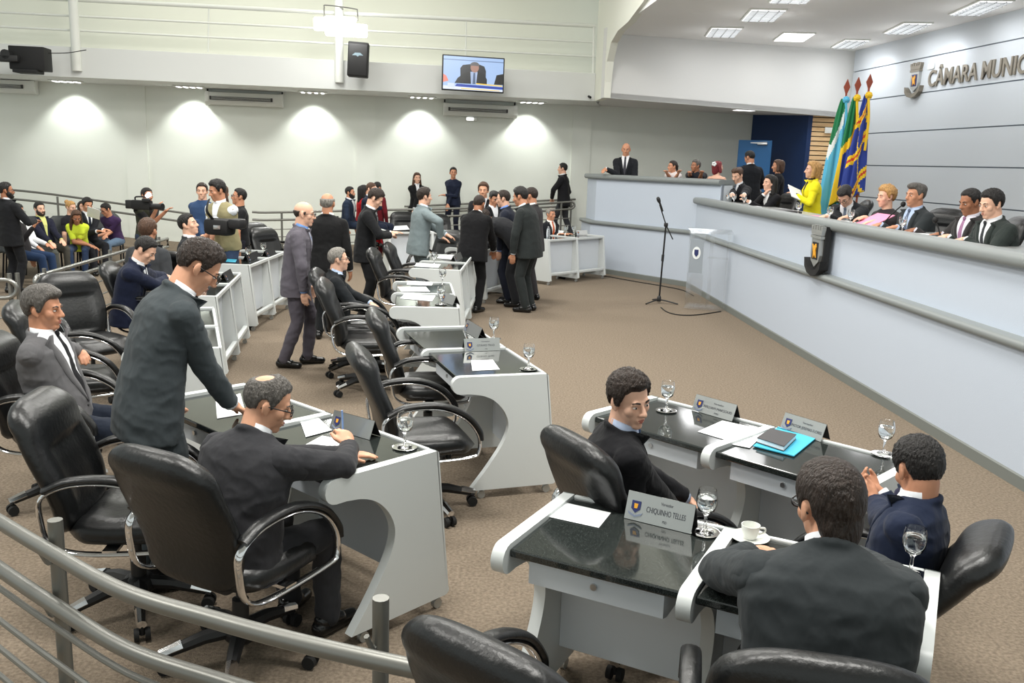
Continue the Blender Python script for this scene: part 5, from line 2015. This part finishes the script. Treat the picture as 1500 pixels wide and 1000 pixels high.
person('man in gray jacket, white shirt and black tie sitting at the left edge', 64, 452, 4.95, 84, sit=True, seat=.46, res=2, lean=-10, curl=14, hp=4, hy=4, skin='tan', hair='full', hc='salt', T=.022, jc=(96, 95, 97), tie=(22, 22, 26), tc=(28, 34, 46), vopen=.105, vdeep=.32, belly=.05, bulk=1.08,
       hr_=at(113, 538, .665), hl=at(135, 520, .66), handR=dict(dirw=(.9, -.25, -.3), palm=(-.2, 0, -1), curl=.4), handL=dict(dirw=(.75, -.6, -.2), palm=(-.2, 0, -1), curl=.5))
person('young man in black suit on a chair, turned round to look right', 922, 585, 3.66, 62, sit=True, seat=.42, res=2, lean=2, curl=12, twist=22, hy=62, hp=10, hr=6, skin='light', hair='short', hc='dark', T=.02, jc=(24, 24, 27), tie=(40, 60, 90), shirt=(186, 200, 226), bulk=1.05,
       hr_=at(985, 745, .56), hl=at(1010, 735, .55), handR=dict(dirw=(.7, .4, -.5), curl=.6))
person('man in dark gray suit seen from behind at the foreground desk', 1214, 742, 2.42, 12, sit=True, seat=.44, res=2, lean=10, curl=34, hy=-22, hp=12, neck=.115, nape=.035, skin='mid', hair='full', hc='dark', T=.02, glasses=True, jc=(48, 52, 54), tie=(60, 60, 70), bulk=1.22,
       hl=at(1100, 812, .81), hr_=at(1250, 815, .81), pl=(-1, .15, -.35), pr=(1, .15, -.35), handL=dict(dirw=(.8, .5, 0), palm=(0, 0, -1)), handR=dict(dirw=(-.9, .4, 0), palm=(0, 0, -1)))
person('man in navy suit hunched with clasped hands at the right', 1345, 688, 3.1, -54, sit=True, seat=.42, res=2, lean=-12, curl=18, side=5, hp=26, hy=44, neck=.1, nape=.03, skin='tan', hair='short', hc='black', T=.018, jc=(28, 36, 56), tie=(60, 60, 80), bulk=1.1,
       hr_=at(1290, 722, .80), hl=at(1283, 735, .78), handR=dict(dirw=(-.8, .1, .5), palm=(.2, -.9, -.2), curl=.7), handL=dict(dirw=(-.7, .2, .6), palm=(.2, .9, .2), curl=.7), fl=(-.2, .42, .09), fr=(.18, .44, .09))
# left desks
person('man in navy suit reading papers at the left', 213, 366, 8.25, 80, sit=True, res=1, lean=12, curl=16, hp=34, hy=12, skin='light', hair='short', hc='black', jc=(26, 32, 52), tie=(24, 24, 30), vopen=.085, vdeep=.3,
       hr_=at(243, 409, .86), hl=at(240, 404, .84), handR=dict(dirw=(.9, -.1, .1), curl=.5))
person('man in black suit sitting with lifted chin behind the bending man', 276, 329, 10.4, 92, sit=True, res=1, lean=-4, curl=0, hp=-14, skin='light', hair='short', hc='black', jc=(36, 38, 41), tie=(200, 150, 160), vopen=.085, vdeep=.34, shirt=(236, 230, 234))
person('brown-haired man in dark gray seen from behind between two others', 217, 338, 9.3, 12, sit=True, res=1, lean=2, hy=-8, skin='tan', hair='short', hc='brown', T=.015, jc=(58, 60, 63), tie=None)
# press
person('cameraman in dark vest with a video camera on his shoulder', 216, 296, 13.2, 120, res=1, lean=6, skin='tan', hair='short', hc='black', top='vest', jc=(58, 60, 48), shirt=(34, 34, 36), tie=None, tc=(46, 56, 74), sc=.9, zf=-.0,
       hr_=(.05, .36, 1.38), hl=(-.12, .34, 1.32), vopen=.05)
person('photographer in khaki vest and white T-shirt with a camera bag', 318, 279, 11.2, 205, res=1, lean=8, hp=14, hy=24, skin='tan', hair='short', hc='black', T=.018, top='vest', jc=(150, 142, 108), shirt=(232, 236, 242), tie=None, tc=(52, 66, 92), bulk=1.14, vopen=.06, vdeep=.25,
       hl=(-.04, .28, .98), hr_=(.3, .22, .92), fl=(-.15, 0, .09), fr=(.15, 0, .09))
person('man in denim shirt standing behind the vest-wearing photographer', 296, 280, 13.0, 190, res=1, lean=0, hy=-20, skin='light', hair='short', hc='dark', top='longtee', jc=(52, 74, 108), tie=None, tc=(70, 76, 82), hr_=(.1, .28, 1.15), hl=(-.12, .25, .95))
person('woman with brown hair mostly hidden behind the photographer', 327, 283, 13.6, 20, res=0, fem=True, skin='tan', hair='long', hc='brown', top='longtee', jc=(40, 36, 40), tie=None, tc=(40, 40, 50))
person('man in black polo with a green lanyard at the railing', 350, 288, 12.6, 245, res=1, lean=0, hp=-6, skin='tan', hair='short', hc='black', top='polo', jc=(28, 29, 31), tie=None, tc=(36, 36, 44), glasses=True)
# audience
aud('gray seat left of the man in the white shirt', -8.3, 14.3, 120)
for i, (u, v, D, f) in enumerate(((28, 330, 13.9, 115), (57, 320, 14.6, 125), (97, 325, 14.9, 135), (112, 330, 14.7, 150), (126, 325, 15.3, 140), (158, 325, 16.0, 150))):
    p = atD(u, v, D)
    aud(['gray seat of the man in the white shirt', 'gray seat of the man in the navy waistcoat', 'gray seat of the blonde woman with a bun', 'gray seat of the woman in lime', 'gray seat of the young man in a suit in the gallery', 'gray seat of the man in purple'][i], p.x - .1, p.y + .25, f)
person('man in black suit standing with his back turned at the left edge', 9, 279, 12.6, 25, res=1, lean=-3, hy=35, skin='brown', hair='short', hc='black', beard='black', glasses=True, jc=(30, 31, 34), tie=(150, 30, 40), hr_=(.16, .32, 1.12))
person('man in white shirt slouching in the first gallery seat', 26, 309, 13.7, 105, sit=True, res=1, lean=-18, curl=14, hp=10, skin='tan', hair='short', hc='black', top='longtee', jc=(226, 228, 230), tie=None, tc=(74, 76, 72), hr_=(.12, .34, .62), hl=(-.1, .3, .66), glasses=True)
person('person with a raised hand half hidden behind the man in the white shirt', 20, 312, 13.3, 95, sit=True, res=0, lean=-10, skin='tan', hair='short', hc='dark', top='longtee', jc=(40, 38, 40), tie=None, tc=(38, 56, 86), hr_=(.1, .3, 1.0))
person('man in navy waistcoat and yellow shirt sitting in the gallery', 58, 306, 14.4, 120, sit=True, res=1, lean=-12, curl=8, skin='light', hair='short', hc='black', beard='dark', top='suit', jc=(30, 32, 48), shirt=(206, 208, 130), tie=None, tc=(70, 68, 62), vopen=.06, vdeep=.34, hr_=(.14, .4, .64), hl=(-.06, .42, .66))
person('blonde woman with a bun behind the woman in lime', 104, 304, 15.2, 110, sit=True, res=1, fem=True, hp=10, skin='light', hair='bun', hc='blond', top='blouse', jc=(34, 34, 40), tie=None, tc=(40, 40, 50))
person('woman in lime T-shirt and jeans bending forward in the gallery', 112, 318, 14.4, 160, sit=True, res=1, fem=True, lean=28, curl=10, hp=25, hy=-15, skin='brown', hair='long', hc='brown', top='tee', jc=(204, 222, 64), tie=None, tc=(44, 58, 84), hr_=(-.16, .42, .62), hl=(-.24, .3, .58), bulk=1.05)
person('young man in dark suit holding papers in the gallery', 128, 300, 15.0, 130, sit=True, res=1, lean=8, hp=14, skin='tan', hair='short', hc='black', T=.016, jc=(36, 37, 42), tie=(40, 44, 56), hr_=(.0, .42, .76), hl=(-.12, .42, .78))
person('man in purple polo with folded arms in the gallery', 155, 307, 15.6, 195, sit=True, res=1, lean=16, curl=12, hp=24, hy=20, skin='tan', hair='short', hc='black', top='polo', jc=(62, 44, 78), tie=None, tc=(92, 112, 134), glasses=True, hr_=(-.1, .4, .68), hl=(.1, .4, .66), fl=(-.18, .45, .09), fr=(.2, .42, .09))
person('woman with a cream skirt sitting behind the woman in lime', 121, 303, 15.9, 140, sit=True, res=0, fem=True, skin='light', hair='bob', hc='dark', top='blouse', jc=(50, 44, 50), tie=None, legs='skirt', tc=(226, 214, 200))
# standing in the middle
person('bald man in gray-mauve suit standing in the middle of the left aisle', 446, 313, 8.75, 82, res=2, lean=5, curl=10, hp=6, hy=4, skin='light', hair='bald', hc='dark', glasses=True, jc=(92, 88, 96), shirt=(120, 160, 220), tie=(206, 204, 206), bulk=1.08, hl=None, tc=(84, 80, 88), fl=(-.09, .1, .09), fr=(.1, -.12, .09), vopen=.06)
person('gray-haired man in black seen from behind beside the bald man', 480, 298, 10.2, 4, res=1, skin='tan', hair='ring', hc='gray', jc=(24, 24, 25), tie=None, shirt=(236, 236, 238), bulk=1.12)
person('man in black suit reading a note behind the centre chairs', 550, 291, 11.6, 88, res=1, lean=6, curl=12, hp=34, skin='light', hair='short', hc='dark', T=.018, jc=(27, 28, 30), tie=(50, 50, 56), hr_=(.02, .33, 1.1), hl=(-.08, .33, 1.12))
person('man in light gray suit resting both hands on a chair back', 622, 288, 12.75, 66, res=1, lean=6, hp=2, hy=-4, skin='light', hair='short', hc='dark', T=.018, jc=(122, 134, 137), shirt=(220, 230, 244), tie=(190, 200, 220), bulk=1.1, vopen=.09, vdeep=.34, tc=(104, 116, 120), hr_=at(645, 347, 1.02), hl=at(655, 345, 1.03), handR=dict(dirw=(.9, .1, -.3), palm=(0, 0, -1)), handL=dict(dirw=(.9, .1, -.3), palm=(0, 0, -1)))
person('bearded man in navy blazer sitting beyond the reading man', 513, 282, 17.4, 100, sit=True, res=1, hy=0, zf=.3, skin='tan', hair='short', hc='black', beard='black', jc=(34, 44, 62), tie=None, vopen=.08, vdeep=.3)
person('woman with long black hair and a red top beyond the reading man', 533, 280, 17.8, 55, sit=True, res=1, fem=True, zf=.3, skin='tan', hair='long', hc='black', top='longtee', jc=(176, 24, 34), tie=None)
person('gray-brown haired man hiding his face with his hand', 544, 283, 17.1, 110, sit=True, res=1, zf=.3, hp=14, skin='light', hair='short', hc='brown', jc=(30, 36, 52), tie=None, hr_=(.04, .22, 1.12), handR=dict(dir=(0, 0, 1), palm=(0, -1, 0)), sc=.98)
person('dark-haired person in a dark red top at the rear railing', 553, 275, 18.3, 30, res=0, zf=.0, skin='tan', hair='short', hc='black', top='longtee', jc=(100, 26, 34), tie=None)
person('woman with long brown hair and black blazer standing at the back wall', 611, 261, 20.2, 160, res=1, fem=True, zf=.12, skin='light', hair='long', hc='brown', jc=(26, 26, 28), tie=None, tc=(28, 28, 30), vopen=.05, hr_=(.12, .3, .9), hl=(-.06, .32, .92))
person('policewoman in dark navy uniform standing at the back wall', 664, 253, 20.4, 200, res=1, fem=True, zf=.22, hy=-30, skin='tan', hair='tail', hc='black', top='longtee', jc=(32, 38, 56), tie=None, tc=(28, 32, 46), bulk=1.08, hl=(.12, .2, 1.08), hr_=(.02, .26, .88))
person('man with swept hair facing the camera behind the huddle', 708, 279, 14.6, 185, res=1, skin='mid', hair='short', hc='brown', T=.018, jc=(30, 30, 33), tie=(60, 60, 70))
person('man in black suit with his back to the camera in the huddle', 702, 299, 12.5, 22, res=1, lean=12, curl=14, hp=22, skin='brown', hair='short', hc='dark', jc=(22, 22, 24), tie=None, shirt=(230, 230, 230), bulk=1.14, hr_=(.15, .42, .86), hl=(-.15, .42, .86))
person('man in dark suit bending low over the desk in the huddle', 716, 318, 13.1, -72, res=1, lean=50, curl=40, hp=40, skin='tan', hair='short', hc='dark', jc=(40, 41, 44), tie=None, bulk=1.2, xy=(.06, 12.95), sc=1.0, hr_=(.12, .6, .86), hl=(-.15, .6, .86))
person('man with glasses and blue shirt in profile in the huddle', 737, 291, 13.3, -82, res=1, lean=8, curl=10, hp=8, skin='light', hair='short', hc='dark', recede=.012, glasses=True, jc=(34, 38, 50), shirt=(120, 154, 220), tie=(90, 130, 170), bulk=1.05)
person('tall man in dark gray suit at the right of the huddle', 762, 288, 12.6, -68, res=1, lean=10, curl=16, hp=14, skin='tan', hair='short', hc='black', T=.018, jc=(42, 46, 46), shirt=(220, 228, 236), tie=(60, 70, 80), bulk=1.16, belly=.06)
person('dark-haired person hidden behind the man with glasses', 724, 291, 14.2, 150, res=0, hp=20, skin='tan', hair='full', hc='black', jc=(28, 28, 30), tie=None)
person('man half hidden behind the tall man in dark gray', 778, 287, 13.6, -60, res=0, hp=10, skin='tan', hair='short', hc='dark', jc=(60, 58, 60), tie=None)
person('gray-haired man with orange tie sitting at the far right desk', 807, 314, 16.75, 138, sit=True, res=1, lean=2, skin='tan', hair='full', hc='gray', jc=(30, 31, 36), tie=(206, 96, 50), shirt=(238, 232, 224), vopen=.085, vdeep=.3, hr_=(.1, .38, .84), hl=(-.1, .38, .84))
person('man in black suit walking left along the back wall', 824, 247, 20.5, -75, res=1, zf=.37, skin='light', hair='short', hc='black', jc=(30, 30, 33), tie=None, tc=(58, 60, 64), fl=(-.09, .22, .09), fr=(.09, -.2, .1), hr_=(.2, .1, .88), hl=(-.1, .25, .92))
person('gray-haired man in black suit sitting at the centre, hand on his knee', 496, 380, 8.6, 74, sit=True, res=1, lean=6, curl=10, hp=-2, hy=2, skin='light', hair='short', hc='gray', recede=.01, glasses=True, jc=(26, 29, 32), shirt=(190, 208, 236), tie=None, bulk=1.15, belly=.08, vopen=.1, vdeep=.36, hr_=at(541, 452, .70), hl=at(548, 448, .68), handR=dict(dirw=(.8, .1, -.3), palm=(0, 0, -1)))
# dais
person('bald man in black suit and striped tie speaking at the side counter', 917, 219, 17.75, 190, res=1, zf=.75, hp=8, skin='tan', hair=None, jc=(32, 34, 38), tie=(70, 70, 76), shirt=(230, 230, 234), vopen=.075, vdeep=.26, hr_=atD(887, 247, 17.55), handR=dict(dirw=(-.3, -.5, -.2), palm=(0, 0, -1)))
person('dark-haired woman resting folded arms on the side counter', 985, 244, 17.1, 215, res=1, fem=True, zf=.75, lean=18, hy=38, skin='tan', hair='tail', hc='dark', neck=.1, top='blouse', jc=(214, 206, 204), tie=None, tc=(30, 30, 36), hr_=atD(976, 252, 16.75), hl=atD(994, 253, 16.65))
person('gray-haired man in black T-shirt resting folded arms on the side counter', 1019, 243, 16.75, 215, res=1, zf=.75, lean=18, hy=30, skin='brown', hair='short', hc='salt', neck=.1, top='tee', jc=(38, 40, 46), tie=None, hr_=atD(1010, 252, 16.35), hl=atD(1028, 253, 16.25), bulk=1.08)
person('red-haired woman with a flower in her hair at the side counter', 1052, 245, 16.6, 20, res=1, fem=True, zf=.7, hy=50, skin='light', hair='bob', hc='red', top='dress', jc=(28, 26, 28), tie=None, legs='skirt', hr_=(.16, .4, 1.02), bulk=1.1)
person('young man in black suit at the left end of the long bench', 1080, 257, 15.7, 235, sit=True, res=1, zf=.7, lean=12, hp=22, hy=-5, skin='light', hair='full', hc='brown', jc=(30, 30, 34), tie=(120, 130, 146), hr_=dais_pt(14.7, .35, 1.6), hl=dais_pt(14.3, .35, 1.6))
person('man in black suit with his back turned in front of the open blue door', 1098, 231, 17.3, -8, res=1, zf=.7, hy=-30, hp=20, skin='tan', hair='short', hc='black', jc=(28, 30, 34), tie=None, bulk=1.08, hr_=(.2, .3, 1.0))
person('black-haired woman in black blazer resting her chin on her hand', 1127, 268, 14.2, 240, sit=True, res=1, fem=True, zf=.7, lean=10, hy=10, skin='light', hair='long', hc='black', jc=(26, 26, 29), shirt=(236, 236, 236), tie=None, hr_=(.02, .2, 1.02), pr=(.6, .5, -1), hl=dais_pt(14.0, .4, 1.6))
person('brown-haired woman in black standing before the dark blue wall', 1139, 243, 16.4, -80, res=1, fem=True, zf=.72, hp=6, skin='tan', hair='bob', hc='brown', top='longtee', jc=(26, 26, 29), tie=None, tc=(26, 26, 30))
person('blonde woman in bright yellow blazer holding papers beside the flags', 1190, 249, 14.0, -85, sit=True, res=1, fem=True, zf=.7, seat=.6, skin='light', hair='bob', hc='blond', T=.018, jc=(240, 226, 40), shirt=(50, 44, 40), tie=None, tc=(30, 30, 36), vopen=.08, vdeep=.2, hr_=atD(1168, 283, 14.1), hl=atD(1166, 286, 13.9), bulk=1.12)
person('man with black fringe and glasses bowing over his papers on the dais', 1238, 284, 11.0, 225, sit=True, res=1, zf=.7, lean=24, curl=20, hp=44, hy=0, skin='light', hair='full', hc='black', glasses=True, jc=(34, 36, 40), tie=(110, 120, 136), bulk=1.12, vopen=.08, hr_=dais_pt(10.8, .38, 1.575), hl=dais_pt(10.3, .38, 1.575), sc=1.0, handR=dict(dirw=(-1, .1, -.12), palm=(0, 0, -1), curl=.5), handL=dict(dirw=(-1, .2, -.12), palm=(0, 0, -1), curl=.45))
person('curly blonde woman in a flowered black dress on the dais', 1298, 288, 9.95, 245, sit=True, res=1, fem=True, zf=.7, lean=6, hp=6, hy=15, skin='light', hair='curly', hc='blond', T=.011, top='blouse', jc=(48, 44, 46), tie=None, bulk=1.18, hr_=dais_pt(9.9, .45, 1.62), hl=dais_pt(9.65, .45, 1.59), handR=dict(dirw=(-1, .1, -.12), palm=(0, 0, -1), curl=.5), handL=dict(dirw=(-1, .2, -.12), palm=(0, 0, -1), curl=.45))
person('gray-haired man in dark suit speaking into the microphone on the dais', 1341, 286, 9.3, 255, sit=True, res=1, zf=.7, lean=8, hp=2, skin='tan', hair='full', hc='salt', jc=(46, 50, 52), shirt=(170, 186, 212), tie=(90, 100, 120), bulk=1.12, vopen=.085, hr_=dais_pt(9.35, .38, 1.575), hl=dais_pt(9.0, .38, 1.575), handR=dict(dirw=(-1, .1, -.12), palm=(0, 0, -1), curl=.5), handL=dict(dirw=(-1, .2, -.12), palm=(0, 0, -1), curl=.45))
person('man with mauve tie looking down, second from the right on the dais', 1421, 296, 8.35, 258, sit=True, res=1, zf=.7, lean=8, hp=16, skin='brown', hair='short', hc='black', recede=.012, jc=(48, 46, 46), tie=(150, 110, 140), shirt=(214, 210, 220), bulk=1.1, vopen=.085, hr_=dais_pt(8.7, .42, 1.57), hl=dais_pt(8.2, .42, 1.57), handR=dict(dirw=(-1, .1, -.12), palm=(0, 0, -1), curl=.5), handL=dict(dirw=(-1, .2, -.12), palm=(0, 0, -1), curl=.45))
person('man in dark green-gray suit with hands on the bench, rightmost on the dais', 1452, 299, 7.75, 262, sit=True, res=2, zf=.7, lean=14, hp=14, hy=-4, skin='light', hair='short', hc='black', T=.016, jc=(46, 52, 50), shirt=(224, 226, 230), tie=(50, 52, 56), bulk=1.12, vopen=.08, hr_=dais_pt(8.0, .38, 1.565), hl=dais_pt(7.7, .38, 1.565), handR=dict(dirw=(-1, .1, -.12), palm=(0, 0, -1), curl=.5), handL=dict(dirw=(-1, .2, -.12), palm=(0, 0, -1), curl=.45))
# things people hold or wear
p = atD(208, 300, 12.95)
t = thing('video_camera', 'black video camera with a lamp on the cameraman\'s shoulder', 'camera', p, -rad(105))
t.scale = (.62, .62, .62)
obj('body', MB().rbox((0, 0, 0), (.16, .5, .22), .03), M('matte_black'), t)
obj('lens', MB().lathe([(.06, .24), (.065, .3), (.07, .5), (.08, .56), (.06, .56)], (0, 0, -.02), R=rot(-90, 'X')), M('black_plastic'), t)
obj('handle', MB().tube(spline([(0, -.18, .1), (0, -.15, .18), (0, .15, .18), (0, .2, .1)], 5), .018, 8), M('black_plastic'), t)
obj('battery', MB().rbox((0, -.33, 0), (.12, .18, .2), .02), M('black_plastic'), t)
obj('viewfinder', MB().rbox((.1, .2, .12), (.08, .2, .08), .015), M('black_plastic'), t)
obj('lamp', MB().cyl((0, .14, .2), (0, .22, .26), .045, .055), mat('cam_lamp', (1, 1, 1), .5, emit=(1, 1, 1, 4)), t)
p = at(322, 330, 1.06) if False else atD(322, 332, 10.85)
t = thing('camera_bag', 'black camera bag hanging in front of the photographer', 'bag', p, -rad(20))
obj('body', MB().rbox((0, 0, 0), (.36, .2, .2), .05), M('matte_black'), t)
obj('label', MB().rbox((.04, -.105, .0), (.1, .01, .05), .003), M('silver'), t)
obj('camera', MB().rbox((.26, .0, .05), (.18, .16, .12), .03), M('black_plastic'), t)
a = atD(303, 292, 10.85) - p
b_ = atD(330, 296, 10.9) - p
obj('strap', MB().tube(spline([V((-.05, -.05, .08)), a * .6 + V((0, -.12, 0)), a]), (.025, .006), 8, flat=(1, 0, 0)), M('matte_black'), t)
p = atD(137, 312, 14.75)
mb = MB().rbox((0, 0, 0), (.2, .006, .22), .002, None, rot(35, 'X') @ rot(20, 'Y'))
mb.v = [q + p for q in mb.v]
tag(obj('paper_sheet', mb, M('paper'), smooth=False), 'sheet of paper held by the young man in the gallery', 'paper')
p = atD(1166, 283, 13.9)
mb = MB().rbox((0, 0, 0), (.24, .012, .3), .003, None, rot(-55, 'X') @ rot(25, 'Z'))
mb.v = [q + p for q in mb.v]
tag(obj('papers', mb, M('paper'), smooth=False), 'papers held by the woman in the yellow blazer', 'paper')
p = atD(1046, 240, 16.48)
mb = MB()
for k in range(5):
    a = 2 * math.pi * k / 5
    mb.ell(p + V((.025 * math.cos(a), -.01, .025 * math.sin(a))), (.02, .01, .02))
tag(obj('hair_flower', mb, M('flag_white')), 'white flower in the hair of the red-haired woman', 'flower')
p = fas(864, 141, .06)
t = thing('security_camera', 'tiny dark security camera at the right end of the balcony front', 'camera', p, .4)
obj('body', MB().cyl((0, .05, 0), (-.03, -.09, -.03), .025), M('matte_black'), t)
obj('bracket', MB().cyl((.04, .08, .01), (.12, .1, .03), .01), M('white_rail'), t)
